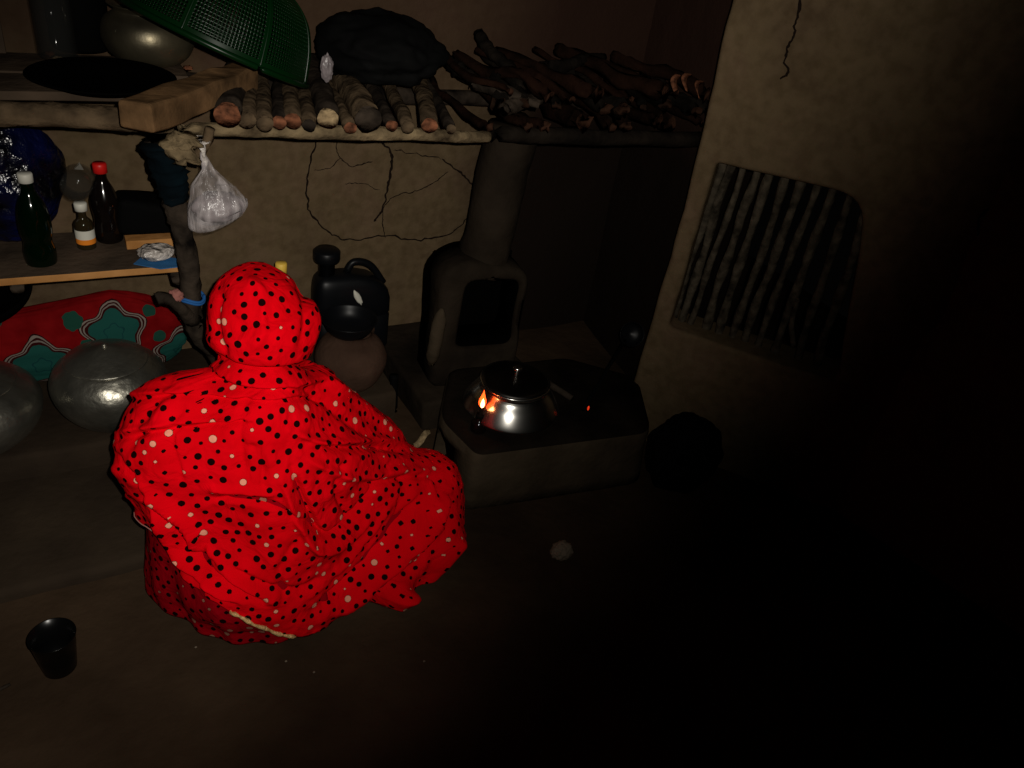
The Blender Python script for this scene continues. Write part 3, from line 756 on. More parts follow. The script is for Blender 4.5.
bm = bmesh.new(); tube(bm, dense([at_y(162, 138, 1.797), at_y(166, 158, 1.795), at_y(171, 180, 1.80), at_y(176, 200, 1.803)], 8, .003, 4), [.028, .038, .042, .041, .040, .041, .039, .038, .040, .037, .038, .036, .035, .036, .034, .035, .033, .032, .033, .031, .032, .031, .029, .029, .028], 14, .25, 9)
rag = obj('wrapped_rag', bm, M['teal_rag']); rag['label'] = 'dark teal rag wound round the top'; parts.append(rag)
TW = at_y(192, 300, 1.828)
for dz, nm, mm in ((0, 'blue_twine', M['bluetwine']), (.012, 'pink_rag', M['pinkrag'])):
    bm = bmesh.new()
    if nm == 'blue_twine': tube(bm, [Vector((TW.x+.029*math.cos(t), TW.y+.029*math.sin(t), TW.z+.006*math.sin(2*t)+.0009*t)) for t in np.linspace(0, 4*PI, 60)], .0038, 6)
    else:
        bm.free(); bm = blob(at_y(176, 296, 1.797), (.016, .014, .016), .5, 6, 3, 4)
    parts.append(obj(nm, bm, mm))
fk = join_under('forked_post', (.31, 1.88, .02), parts); tag(fk, 'crooked forked tree-trunk post holding up the shelf beside the hanging bag', 'post')

# lower shelf: one plank with a raw orange edge
board('shelf_plank', (-.62, 1.885, .588), (.255, 2.12, .606), [M['plank'], M['edge']], 'lower shelf plank with orange raw front edge, carrying the bottles', seed=11, edge=True)
pole('shelf_bearer', [(-.12, 1.90, .572), (-.12, 2.27, .572)], [.014, .014], M['darkbark'], 21, 'dark stick bearer under the lower shelf plank at its left', 'stick')
pole('shelf_bearer', [(.225, 1.865, .574), (.232, 2.27, .572)], [.014, .014], M['darkbark'], 22, 'dark stick bearer under the lower shelf plank beside the forked post', 'stick')

# ================================================================== LOGS ON THE UPPER SHELF
logs = [ # x px, y px of the front end, radius, lean dx, cut colour
 (228,113,.030,.00,'cut_r'),(247,124,.020,-.01,'bark'),(265,127,.019,-.02,'bark'),(278,130,.017,.00,'cut_r'),(293,125,.021,-.02,'cut_r'),(309,124,.017,-.01,'darkbark'),
 (328,121,.027,-.03,'cut_y'),(350,123,.015,-.05,'cut_r'),(369,122,.033,-.06,'darkbark'),(393,123,.015,-.04,'cut_r'),(409,125,.017,-.02,'bark'),(431,121,.022,.02,'cut_r'),(452,124,.014,-.02,'bark')]
words = ['first','second','third','fourth','fifth','sixth','seventh','eighth','ninth','tenth','eleventh','twelfth','thirteenth']
look = ['thick log with broad reddish cut end','grey barked log with blunt end','slim grey log with ringed bark','thin log with orange-red cut end','log with red and white cut end','dark thin log with sooty end','stout log with round pale yellow cut end','thin dark log with red tip','thickest log with dark brown end','thin log with small orange end','slim brown log with rough end','round log with red-brown cut end','small dark log with dull end']
for k, (x, y, r, dx, cm) in enumerate(logs):
    zc_ = zu(.3+k*.07)-.028+.023+r*.98
    p = at_y(x, y-2, 1.755+.012*math.sin(k*2.3)); p.z = .974-.032*(p.x-.25)+.015+r-.002
    q = Vector((p.x+dx*1.2+.13, 2.23, .988+r+.004))
    P = dense([p, (p*2+q)/3+Vector((0, 0, .004)), (p+q*2)/3, q], 6, .004, k*3); n = len(P)
    bm = bmesh.new(); tube(bm, P, [r*(.93 if i == 0 else 1)*(1+.06*math.sin(i*1.3+k)) for i in range(n)], 16, .10, k, mi=1)
    o = obj('log', bm, [M['bark'] if k % 3 else M['darkbark'], M[cm]]); origin(o)
    tag(o, f'{look[k]}, {words[k]} from the left in the row', 'log', 'cut logs laid across the upper shelf')

# firewood on the dark right half of the shelf: crooked branches, each its own
rnd = random.Random(5)
fw = []
for k in range(26):
    x = .98+.78*(k/25)+rnd.uniform(-.03, .03); layer = k % 3; r = rnd.uniform(.010, .021)
    y0 = 1.76+rnd.uniform(-.01, .05); z = .962+layer*.047+r
    y1 = 2.16+rnd.uniform(-.05, .04); dx = (0, .10, -.12)[layer]+rnd.uniform(-.02, .02)
    fw.append(((x, y0, z), (min(x+dx*.5, 1.70), (y0+y1)/2+rnd.uniform(-.03, .03), z+rnd.uniform(.0, .03)), (min(x+dx, 1.72), y1, z+rnd.uniform(0, .03)), r))
for k, (a, b, c, r) in enumerate(fw):
    P = dense([a, b, c], 8, .030, k*1.7); r *= (.6, 1.15, .85, 1.0)[k % 4]; bm = bmesh.new(); tube(bm, P, [r*(1.05-.35*i/len(P)+.22*noise.noise(Vector((i*.6, k*3.1, 0)))) for i in range(len(P))], 12, .55, k, mi=1)
    o = obj('firewood_stick', bm, [M['blackred'] if k % 3 != 1 else M['blackbark'], M['bark_red']]); origin(o)
    tag(o, 'crooked reddish-brown firewood stick in the dim heap at the right end of the shelf', 'firewood', 'firewood sticks heaped on the right of the upper shelf')
# dead branches left of that heap
for k, pts in enumerate([[(446,62,2.1),(462,70,2.0),(480,82,1.92)], [(505,108,1.80),(530,100,1.84),(545,92,1.92),(520,78,2.0)], [(480,35,2.15),(492,52,2.05),(510,72,1.95),(520,92,1.88)], [(470,85,1.9),(498,90,1.86),(540,103,1.80)], [(545,72,1.95),(575,62,2.0),(602,60,2.08)]]):
    pole('dead_branch', [at_y(*q) for q in pts], [.016, .018, .013], M['darkbark'] if k in (1, 3) else M['blackbark'], 40+k, ['twisted dark branch nearest the black sack on the shelf', 'pale hooked branch jutting over the shelf front above the flue', 'tall dark branch leaning against the back wall above the shelf', 'grey branch lying along the shelf front left of the firewood', 'thin dark branch lying high on the firewood heap'][k], 'branch', wob=.012, rough=.35)
# torn husk pieces, pale
for k, (x, y) in enumerate([(676, 77), (686, 76), (698, 83)]):
    c = at_y(x, y+6, 1.785); bm = bmesh.new(); pr = None
    for i in range(7):
        t = i/6; wv = .007+.004*math.sin(t*3+k); yy = c.y+.012*math.sin(t*4)
        cur = [bm.verts.new((c.x-wv+.004*t*k, yy, c.z+.024-.045*t)), bm.verts.new((c.x+wv, yy-.004, c.z+.022-.045*t)), bm.verts.new((c.x+wv, yy+.0, c.z+.022-.045*t)), bm.verts.new((c.x-wv+.004*t*k, yy+.004, c.z+.024-.045*t))]
        if pr:
            for e in range(4): bm.faces.new((pr[e], pr[(e+1) % 4], cur[(e+1) % 4], cur[e]))
        pr = cur
    o = obj('wood_chip', bm, M['pinkrag'] if False else M['cut_r']); origin(o); tag(o, ['pale torn chip of wood on the firewood, leftmost of three', 'pale torn chip of wood on the firewood, middle of three', 'pale torn chip of wood on the firewood, lowest and rightmost of three'][k], 'wood chip', 'pale chips caught on the firewood')

# ================================================================== THINGS ON THE UPPER SHELF
# green colander, tipped on its rim
def rim_frame(c, axis):
    z = Vector(axis).normalized(); x = z.cross(Vector((0, 0, 1))).normalized(); y = z.cross(x)
    return Matrix.Translation(c) @ Matrix([[x[i], y[i], z[i]] for i in range(3)]).to_4x4()
bm = bmesh.new(); prof = spline([(.206, .0), (.200, .03), (.188, .075), (.165, .12), (.130, .150), (.09, .163)], 6)
rings = lathe(bm, prof, 176)
bmesh.ops.recalc_face_normals(bm, faces=bm.faces)
fs = [f for f in bm.faces if (f.calc_center_median().z > .012) and f.calc_center_median().z < .158 and int(((math.atan2(f.calc_center_median().y, f.calc_center_median().x)) % (2*PI))/(2*PI/176)) % 22 > 1]
r = bmesh.ops.inset_individual(bm, faces=fs, thickness=.0014, depth=0)
bmesh.ops.delete(bm, geom=fs, context='FACES')
rr = bmesh.ops.create_circle(bm, cap_ends=True, segments=176, radius=.0905, matrix=Matrix.Translation((0, 0, .163)))
CM = rim_frame(at_y(217, 42, 1.93), RW @ np.array([.44, .86, .28]))
bmesh.ops.transform(bm, matrix=CM, verts=bm.verts)
me = bpy.data.meshes.new('bowl'); bm.to_mesh(me); bm.free(); bowl = finish('bowl', me, M['green'])
s = bowl.modifiers.new('t', 'SOLIDIFY'); s.thickness = .0022; s.offset = 0; from_modifiers(bowl)
bm = bmesh.new(); tube(bm, [Vector((.208*math.cos(t), .208*math.sin(t), 0)) for t in np.linspace(0, 2*PI, 97)], .0065, 8, cap=False); bmesh.ops.transform(bm, matrix=CM, verts=bm.verts)
rim = obj('rim', bm, M['green'])
bm = bmesh.new()
for k in range(8):
    t = 2*PI*(k*22+1)/176; tube(bm, [Vector(((r_+.001)*math.cos(t), (r_+.001)*math.sin(t), z_)) for r_, z_ in prof], .003, 6)
bmesh.ops.transform(bm, matrix=CM, verts=bm.verts); rib = obj('rib', bm, M['green'])
cl = join_under('colander', CM.translation-Vector((0, 0, .14)), [bowl, rim, rib]); tag(cl, 'green plastic colander full of small holes, tipped on its side on the shelf', 'colander')

bm = blob((.775, 2.02, 1.105), (.165, .12, .088), .15, 3.2, 5, 6, flat=-.070)
for v in bm.verts: v.co.z -= .10*max(0, (v.co.x-.775))*.8
o = obj('black_sack', bm, M['blackbag']); origin(o); tag(o, 'big black plastic sack slumped over the logs on the upper shelf', 'sack')
bm = blob(at_y(327, 68, 1.84), (.014, .012, .030), .2, 5, 4, 3); o = obj('plastic_wrapper', bm, M['lilac']); origin(o); tag(o, 'small shiny crumpled wrapper beside the colander and black sack', 'wrapper')

parts = []
bm = bmesh.new(); jc = at_z(88, 52, 1.016); jc.y = 2.10
lathe(bm, [(0, .002), (.036, .002), (.040, .008), (.040, .15), (.034, .165), (.030, .172), (.030, .185), (.028, .185), (.028, .172), (.031, .163), (.037, .148), (.037, .010), (0, .006)], 40, (.045, 2.09, 1.036)); j = obj('jar_body', bm, M['glass'])
bm = bmesh.new(); lathe(bm, [(0, .204), (.031, .204), (.033, .20), (.033, .184), (0, .184)], 32, (.045, 2.09, 1.036)); lid = obj('lid', bm, M['whitecap'])
tag(join_under('glass_jar', (.045, 2.09, 1.036), [j, lid]), 'tall clear glass jar standing behind the black pan', 'jar')
bm = bmesh.new(); lathe(bm, spline([(0, .001), (.05, .0), (.085, .02), (.100, .055), (.092, .09), (.070, .108), (.068, .115), (.082, .125)], 5), 56, (.235, 2.09, 1.035))
o = obj('metal_pot', bm, M['brass']); s = o.modifiers.new('t', 'SOLIDIFY'); s.thickness = .002; s.offset = -1; from_modifiers(o); origin(o); tag(o, 'dull brassy round metal pot behind the colander on the shelf', 'pot')
board('upright_slat', (-.088, 2.120, 1.035), (-.055, 2.138, 1.42), M['plank'], 'narrow grey wooden slat standing upright at the top left corner', seed=31, bev=.002, cat='slat')
bm = bmesh.new(); lathe(bm, [(0, .0), (.06, 0), (.066, .006), (.068, .16), (.060, .175), (0, .178)], 40, (-.165, 2.06, 1.035)); o = obj('black_tin', bm, M['iron']); origin(o); tag(o, 'black tin standing left of the upright slat', 'tin')
bm = bmesh.new(); lathe(bm, [(0, .0), (.058, 0), (.064, .01), (.066, .20), (.058, .215), (0, .217)], 40, (.10, 2.205, 1.035)); o = obj('black_tin', bm, M['iron']); origin(o); tag(o, 'black tin in shadow between the glass jar and the brassy pot', 'tin')
bm = bmesh.new(); c = at_y(146, 4, 2.05); lathe(bm, [(0, 0), (.016, 0), (.018, .004), (.018, .02), (.014, .024), (0, .024)], 24, (.10, 2.205, 1.253)); o = obj('red_cap', bm, M['redcap']); origin(o); tag(o, 'small red cap on the black tin above the brassy pot', 'cap')
bm = bmesh.new(); tube(bm, dense([(-.30, 1.80, 1.040), (-.14, 1.805, 1.038), (-.085, 1.81, 1.037)], 5), [.008, .009, .010, .010, .009, .010, .009, .008, .007, .005, .003], 8, .2, 2); o = obj('wood_splinter', bm, M['edge']); origin(o); tag(o, 'orange wood splinter lying on the thick pole at far left', 'splinter')
for k, (x, y, c) in enumerate([(50, 55, 'cut_r'), (58, 60, 'cut_y'), (45, 68, 'cut_y'), (188, 69, 'cut_r')]):
    p = at_z(x, y, 1.036); bm = blob((p.x, p.y, 1.039), (.010, .008, .005), .5, 6, 3, k); o = obj('scrap', bm, M[c]); origin(o)
    tag(o, ['reddish vegetable scrap at back of the board left of the pan', 'pale scrap lying left of the black pan', 'small pale scrap at the left rim of the black pan', 'reddish scrap on the board right of the pan'][k], 'scrap', 'food scraps on the upper shelf')

# ================================================================== THINGS ON THE LOWER SHELF
ZS = .6085
def bottle(name, c, body, capprof, bm_mat, cap_mat, label, cat='bottle', labelprof=None, tilt=0, capname='cap'):
    parts = []; bm = bmesh.new(); lathe(bm, spline(body, 5), 40, c); parts.append(obj('bottle_body', bm, bm_mat))
    bm = bmesh.new(); lathe(bm, capprof, 28, c)
    parts.append(obj(capname, bm, cap_mat))
    if labelprof: 
        bm = bmesh.new(); rings = lathe(bm, labelprof, 40, c)
        o = obj('paper_label', bm, [M['label_sheen'], M['label_o']]); 
        zs = c[2]+labelprof[0][1]; ze = c[2]+labelprof[-1][1]
        for f in o.data.polygons: f.material_index = 1 if f.center.z < zs+(ze-zs)*.45 else 0
        parts.append(o)
    e = join_under(name, c, parts); return tag(e, label, cat)
c = at_z(42, 262, ZS); c = (c.x, c.y, ZS)
bottle('soda_bottle', c, [(0, .001), (.028, .0), (.033, .006), (.034, .03), (.030, .055), (.034, .08), (.034, .115), (.028, .145), (.016, .172), (.0135, .185), (.0135, .20)], [(.014, .196), (.0155, .197), (.0155, .215), (.014, .217), (0, .217)], M['greenglass'], M['whitecap'], 'dark green soda bottle with a white cap at the front of the lower shelf')
c = at_z(87, 246, ZS); c = (c.x, c.y, ZS)
bottle('medicine_bottle', c, [(0, .001), (.019, .0), (.0215, .004), (.0215, .055), (.018, .068), (.010, .078), (.009, .098)], [(.010, .094), (.0145, .095), (.0145, .112), (.013, .114), (0, .114)], M['amber'], M['whitecap'], 'small bottle with white cap and a white and orange label', labelprof=[(.0222, .012), (.0222, .025), (.0222, .034), (.0222, .048)])
c = at_z(111, 243, ZS); c = (c.x, c.y+.02, ZS)
bottle('cola_bottle', c, [(0, .001), (.026, .0), (.031, .008), (.032, .03), (.029, .06), (.032, .09), (.032, .11), (.024, .135), (.014, .158), (.0125, .17), (.0125, .18)], [(.0135, .176), (.016, .177), (.016, .197), (.0145, .200), (0, .200)], M['cola'], M['redcap'], 'dark cola bottle with a bright red cap standing on the lower shelf')
# glass tumbler lying with its round base toward us
cc = at_y(75, 188, 2.0)
bm = bmesh.new(); lathe(bm, [(0, -.004), (.018, -.004), (.030, 0), (.034, .008), (.036, .09), (.034, .09), (.031, .01), (0, .006)], 40)
mt = rim_frame(Vector((cc.x, 2.00, cc.z)), (.15, .90, -.10)); bmesh.ops.transform(bm, matrix=mt, verts=bm.verts)
o = obj('glass_tumbler', bm, M['glass']); origin(o); tag(o, 'clear glass tumbler on its side, round base facing out, between the bottles', 'glass')
bm = blob((-.115, 2.105, .765), (.132, .105, .160), .07, 3.0, 5, 2, flat=-.150); o = obj('plastic_bag', bm, M['bluebag']); origin(o); tag(o, 'big shiny blue-black plastic bag filling the left of the lower shelf', 'bag')
c = at_y(140, 205, 2.08)
bm = bmesh.new(); box(bm, (-.085, -.05, -.045), (.085, .05, .045), .02); bmesh.ops.subdivide_edges(bm, edges=bm.edges, cuts=3)
for v in bm.verts: v.co += Vector((0, 0, .008*noise.noise(v.co*16)))
bmesh.ops.transform(bm, matrix=Matrix.Translation((.20, 2.075, .664)) @ Matrix.Rotation(.12, 4, 'Y'), verts=bm.verts)
o = obj('black_bundle', bm, M['iron']); origin(o); tag(o, 'black oblong bundle behind the cola bottle on the lower shelf', 'bundle')
bm = bmesh.new(); box(bm, (.125, 1.99, .607), (.262, 2.03, .630), .003); o = obj('wood_block', bm, M['edge'], smooth=False); origin(o); tag(o, 'orange strip of wood under the black bundle on the lower shelf', 'wood strip')
bm = blob((.185, 1.925, .628), (.042, .034, .018), .16, 5, 4, 11, flat=-.0155); o = obj('food_packet', bm, M['palebag']); origin(o); tag(o, 'small crumpled pale pink and white packet lying beside the forked post', 'packet')
bm = bmesh.new()
P = [(.130, 1.905), (.185, 1.865), (.250, 1.872), (.262, 1.90), (.16, 1.95)]
for z in (0, .0022): [bm.verts.new((x, y, .6085+z+(.001 if i % 2 else 0))) for i, (x, y) in enumerate(P)]
bm.verts.ensure_lookup_table(); n = len(P); bm.faces.new([bm.verts[i] for i in range(n)]); bm.faces.new([bm.verts[n+i] for i in range(n)][::-1])
for i in range(n): bm.faces.new((bm.verts[i], bm.verts[(i+1) % n], bm.verts[n+(i+1) % n], bm.verts[n+i]))
o = obj('folded_paper', bm, M['bluepaper'], smooth=False); origin(o); tag(o, 'blue folded paper under the pale packet at the shelf edge', 'paper')
bm = bmesh.new(); q = at_y(79, 167, WB-.012); 
vs = [bm.verts.new(q+Vector(v)) for v in ((-.012, 0, -.006), (.010, 0, -.008), (.003, -.004, .010), (-.012, .010, -.006), (.010, .010, -.008), (.003, .010, .010))]
for f in ((0, 1, 2), (5, 4, 3), (0, 3, 4, 1), (1, 4, 5, 2), (2, 5, 3, 0)): bm.faces.new([vs[i] for i in f])
o = obj('paper_scrap', bm, M['whitecap'], smooth=False); origin(o); tag(o, 'tiny white paper scrap stuck to the wall above the bottles', 'scrap')

# hanging bag: thin clear film over a pale lump, tied to the stub
kn = at_y(202, 152, 1.765); parts = []
bm = bmesh.new(); nR, nS = 44, 56; rows = []
for i in range(nR+1):
    t = i/nR; z = -.165*t
    w_ = np.interp(t, [0, .06, .22, .45, .70, .88, .97, 1], [.004, .007, .012, .043, .062, .066, .050, .004]); dp = np.interp(t, [0, .22, .45, .75, .95, 1], [.004, .009, .028, .042, .03, .004])
    cx = np.interp(t, [0, .22, 1], [0, .010, .026]); row = []
    for k in range(nS):
        a_ = 2*PI*k/nS; pl = 1+.10*math.sin(a_*9+t*2)*(1-t)+.05*noise.noise(Vector((math.cos(a_)*3, math.sin(a_)*3, t*6)))
        x = w_*math.cos(a_)*pl; y = dp*math.sin(a_)*pl
        zz_ = z - (.012*(x/.06) if t > .5 else 0)*-1 + (.015 if x > 0 else -.01)*abs(x)/.06*(t > .8)
        row.append(bm.verts.new(kn+Vector((cx+x, -.02*t+y, zz_))))
    rows.append(row)
for a, b in zip(rows, rows[1:]):
    for k in range(nS): bm.faces.new((a[k], a[(k+1) % nS], b[(k+1) % nS], b[k]))
bm.faces.new(rows[-1]); parts.append(obj('bag_film', bm, M['film']))
bm = blob(kn+Vector((.024, -.016, -.120)), (.058, .032, .034), .10, 4, 4, 9); parts.append(obj('contents', bm, M['lilac']))
bm = bmesh.new(); tube(bm, dense([kn+Vector((-.002, 0, .026)), kn+Vector((.001, -.002, .0)), kn+Vector((.006, -.004, -.03))], 6), [.006, .008, .009, .008, .006, .0055, .005, .006, .0065, .007, .007, .006, .005], 10, .5, 3); parts.append(obj('tied_neck', bm, M['palebag']))
bm = bmesh.new(); tube(bm, [Vector((kn.x+.004+.016*math.cos(t), kn.y+.010+.016*math.sin(t), kn.z+.024+.004*math.sin(t))) for t in np.linspace(0, 2*PI, 20)], .0018, 6); parts.append(obj('tie_loop', bm, M['palebag']))
tag(join_under('hanging_bag', kn, parts), 'clear plastic bag with pale contents tied to the forked post and hanging down', 'bag')

# ================================================================== UNDER THE SHELF, ON THE PLINTH
def water_pot(c, R_, H_, label, seed):
    k = R_; bm = bmesh.new()
    pr = spline([(0, 0), (.34*k, .0), (.62*k, .06*H_), (.90*k, .30*H_), (1.0*k, .54*H_), (.93*k, .74*H_), (.74*k, .88*H_), (.66*k, .905*H_)], 6)
    lathe(bm, pr, 72, c)
    for v in bm.verts: v.co += (v.co-Vector(c)).normalized()*.0016*noise.noise(v.co*38+Vector((seed, 0, 0)))
    b_ = obj('pot_body', bm, M['alu']); bm = bmesh.new()
    lathe(bm, spline([(.69*k, .895*H_), (.70*k, .91*H_), (.66*k, .935*H_), (.40*k, 1.02*H_), (.16*k, 1.085*H_), (.05*k, 1.10*H_), (.045*k, 1.13*H_), (0, 1.14*H_)], 5), 64, c)
    l_ = obj('lid', bm, M['alu']); return tag(join_under('water_pot', c, [b_, l_]), label, 'pot')
water_pot((.040, 1.995, .10), .146, .212, 'round hammered aluminium pot with domed lid, beside the squatting person', 1)
water_pot((-.285, 1.985, .10), .165, .200, 'round hammered aluminium pot at the left edge of the photo', 2)
# quilt roll behind the pots
bm = bmesh.new(); bmesh.ops.create_icosphere(bm, subdivisions=6, radius=1)
for v in bm.verts:
    d = v.co.normalized(); x = d.x; t = x
    top = np.interp(t, [-1, -.55, -.15, .15, .45, .8, 1], [.66, .66, .66, .84, 1.10, .98, .62])
    n_ = 1+.05*noise.noise(d*3.2)+.015*noise.noise(d*11)
    sx = math.copysign(abs(x)**.8, x)
    v.co = Vector((-.17+sx*.47*n_, 2.215+d.y*.068*n_, .10+.13+max(d.z*.150*top*n_, -.128)))
o = obj('rolled_quilt', bm, M['quilt']); tag(o, 'red quilt with teal flowers bundled behind the two aluminium pots', 'quilt')
bm = bmesh.new(); lathe(bm, [(0, 0), (.10, .0), (.13, .02), (.14, .05), (.136, .052), (.125, .024), (0, .008)], 48)
mt = rim_frame(Vector((-.225, 2.14, .435)), (-.1, -.30, .9)); bmesh.ops.transform(bm, matrix=mt, verts=bm.verts); o = obj('black_pan', bm, M['black']); origin(o); tag(o, 'black iron pan lying on the quilt under the lower shelf, far left', 'pan')

# yellow container behind the head
c = (.522, 2.05, .10)
bm = bmesh.new(); lathe(bm, spline([(0, 0), (.030, 0), (.036, .01), (.036, .275), (.028, .325), (.014, .355), (.0125, .375)], 5), 32, c); a_ = obj('bottle_body', bm, M['yellow'])
bm = bmesh.new(); lathe(bm, [(.0135, .370), (.0165, .371), (.0165, .405), (.014, .408), (0, .408)], 28, c); b_ = obj('cap', bm, M['yellow'])
tag(join_under('oil_bottle', c, [a_, b_]), 'yellow capped oil bottle just peeping out above the person\'s head', 'bottle')

# brown clay water jar with a black bowl on its mouth, black jerrycan behind
c = (.715, 1.975, .10); bm = bmesh.new()
lathe(bm, spline([(0, 0), (.05, 0), (.085, .028), (.108, .08), (.110, .115), (.092, .155), (.064, .178), (.060, .195), (.068, .205)], 6), 56, c); o = obj('clay_jar', bm, M['terra']); origin(o); tag(o, 'round brown clay water jar beyond the person\'s shoulder', 'jar')
bm = bmesh.new(); lathe(bm, spline([(0, .0), (.03, .002), (.062, .022), (.080, .056), (.084, .062), (.080, .062), (.058, .028), (0, .008)], 5), 48, (c[0]-.01, c[1]-.002, c[2]+.180)); o = obj('black_bowl', bm, M['blackplastic']); origin(o); tag(o, 'glossy black bowl set in the mouth of the clay jar', 'bowl')
parts = []; J = Vector((.785, 2.19, .10))
bm = bmesh.new(); rows = []
for z, x0, x1, hy in [(0, -.110, .110, .045), (.006, -.122, .122, .055), (.02, -.126, .126, .060), (.15, -.126, .126, .060), (.155, -.122, .122, .056), (.162, -.122, .122, .056), (.168, -.126, .126, .060), (.22, -.126, .125, .060), (.255, -.126, .116, .058), (.285, -.124, .095, .054), (.305, -.120, .066, .048), (.318, -.112, .030, .040), (.325, -.100, .0, .028), (.328, -.085, -.02, .015)]:
    row = []
    for k in range(48):
        a_ = 2*PI*k/48; cx, sx_ = math.cos(a_), math.sin(a_)
        px_ = math.copysign(abs(cx)**.45, cx); py_ = math.copysign(abs(sx_)**.45, sx_)
        row.append(bm.verts.new(J+Vector(((x0+x1)/2+px_*(x1-x0)/2, py_*hy, z*.88))))
    rows.append(row)
for a, b in zip(rows, rows[1:]):
    for k in range(48): bm.faces.new((a[k], a[(k+1) % 48], b[(k+1) % 48], b[k]))
bm.faces.new(rows[-1]); bm.faces.new(rows[0][::-1]); parts.append(obj('can_body', bm, M['blackplastic']))
bm = bmesh.new(); tube(bm, dense([J+Vector((-.02, 0, .285)), J+Vector((.005, 0, .318)), J+Vector((.06, 0, .302)), J+Vector((.108, 0, .235))], 6), .012, 10); parts.append(obj('handle', bm, M['blackplastic']))
bm = bmesh.new(); lathe(bm, [(0, -.04), (.026, -.04), (.026, .012), (.040, .014), (.042, .022), (.042, .046), (.036, .052), (0, .053)], 32, J+Vector((-.085, 0, .318))); parts.append(obj('cap', bm, M['blackplastic']))
bm = blob(J+Vector((.0, -.064, .222)), (.011, .006, .026), .2, 5, 3, 2)  # pale blob standing in for the highlight on the can
for v in bm.verts: v.co.x -= (v.co.z-J.z-.222)*.45
lb = obj('sheen_patch', bm, M['label_sheen']); parts.append(lb)
tag(join_under('jerrycan', J, parts), 'black plastic jerrycan with round cap standing behind the clay jar', 'jerrycan')
pole('black_stick', [at_z(393, 411, .0), at_z(393, 411, .0)+Vector((.004, .02, .13))], [.014, .014], M['iron'], 33, 'short thick black stick standing right of the clay jar', 'stick', wob=.002, rough=.05)

# ================================================================== STOVE, FLUE HOUSING
ST = .20
# chulha: block of clay with a round pot hole and an arched fire mouth on its left
bm = bmesh.new()
fp = [(.885, 1.425), (1.46, 1.36), (1.60, 1.62), (1.42, 1.80), (.99, 1.84), (.86, 1.62)]
out = rounded(fp, [.03, .05, .05, .04, .03, .05], 5)
rings = []
for z, off in ((-.01, .012), (.03, .006), (.10, .0), (.165, -.001), (.188, -.006), (.197, -.014), (.20, -.026)):
    cx = sum(p.x for p in out)/len(out); cy = sum(p.y for p in out)/len(out); ring = []
    for p in out:
        d = Vector((p.x-cx, p.y-cy)).normalized(); n_ = .006*noise.noise(Vector((p.x*9, p.y*9, z*9)))
        ring.append(bm.verts.new((p.x+d.x*(off+n_), p.y+d.y*(off+n_), z)))
    rings.append(ring)
for a, b in zip(rings, rings[1:]):
    for k in range(len(a)): bm.faces.new((a[k], a[(k+1) % len(a)], b[(k+1) % len(a)], b[k]))
bm.faces.new(rings[-1]).material_index = 1; bm.faces.new(rings[0][::-1])
for f in bm.faces:
    if all(v.co.z > .187 for v in f.verts): f.material_index = 1
stove = obj('stove_body', bm, [M['stove'], M['soot2']], smooth=True)
# fire mouth, cut into the left side
cb = bmesh.new(); arch = [(-.055, -.02), (.055, -.02), (.055, .07), (.035, .115), (0, .13), (-.035, .115), (-.055, .07)]
mtx = Matrix.Translation((.84, 1.60, .02)) @ Matrix.Rotation(PI/2+.15, 4, 'Z')
va = [cb.verts.new((x, -.22, z)) for x, z in arch]; vb = [cb.verts.new((x, .10, z)) for x, z in arch]
cb.faces.new(va); cb.faces.new(vb[::-1])
for i in range(len(arch)): cb.faces.new((va[i], vb[i], vb[(i+1) % len(arch)], va[(i+1) % len(arch)]))
bmesh.ops.transform(cb, matrix=mtx, verts=cb.verts)
cut = obj('cutter', cb, M['black']); 
bo = stove.modifiers.new('b', 'BOOLEAN'); bo.object = cut; bo.operation = 'DIFFERENCE'; bo.solver = 'EXACT'; from_modifiers(stove)
bpy.data.objects.remove(cut)
bm = bmesh.new(); tube(bm, [Vector((1.065+.098*math.cos(t), 1.565+.098*math.sin(t), .200)) for t in np.linspace(0, 2*PI, 49)], .012, 8, .15, 3, cap=False); hob = obj('pot_rest', bm, M['soot'])
st = join_under('clay_stove', (1.15, 1.6, 0), [stove, hob]); tag(st, 'low clay stove block carrying the steel cooking pot', 'stove')

# flue housing behind it: rounded hood with a dark square mouth, pipe above
parts = []
def face_map(o_, ax):          # s along ax, depth perpendicular
    ax = Vector(ax).normalized(); nn = Vector((-ax.y, ax.x, 0))
    return lambda s, z, d: Vector(o_)+ax*s+nn*d+Vector((0, 0, z))
HF = face_map((1.10, 1.86, 0), (1, -.10, 0))
def by_angle(pts, c, n=72):
    """resample a closed outline at equal angles round c"""
    out = []
    for k in range(n):
        a_ = 2*PI*k/n; d = Vector((math.cos(a_), math.sin(a_))); best = None
        for i in range(len(pts)):
            p = pts[i]-c; e = pts[(i+1) % len(pts)]-pts[i]; den = d.x*e.y-d.y*e.x
            if abs(den) < 1e-9: continue
            t = (p.x*e.y-p.y*e.x)/den; u = (p.x*d.y-p.y*d.x)/den
            if t > 0 and -.001 <= u <= 1.001: best = t if best is None else max(best, t)
        out.append(c+d*best)
    return out
hcn = Vector((.02, .36))
OU = by_angle(rounded([(-.15, .098), (.145, .098), (.148, .515), (-.085, .555), (-.15, .50)], [.01, .01, .075, .06, .04], 7), hcn)
HO = by_angle(rounded([(-.075, .245), (.118, .24), (.118, .478), (-.066, .488)], [.035, .035, .045, .035], 6), hcn)
bm = bmesh.new(); rows = []
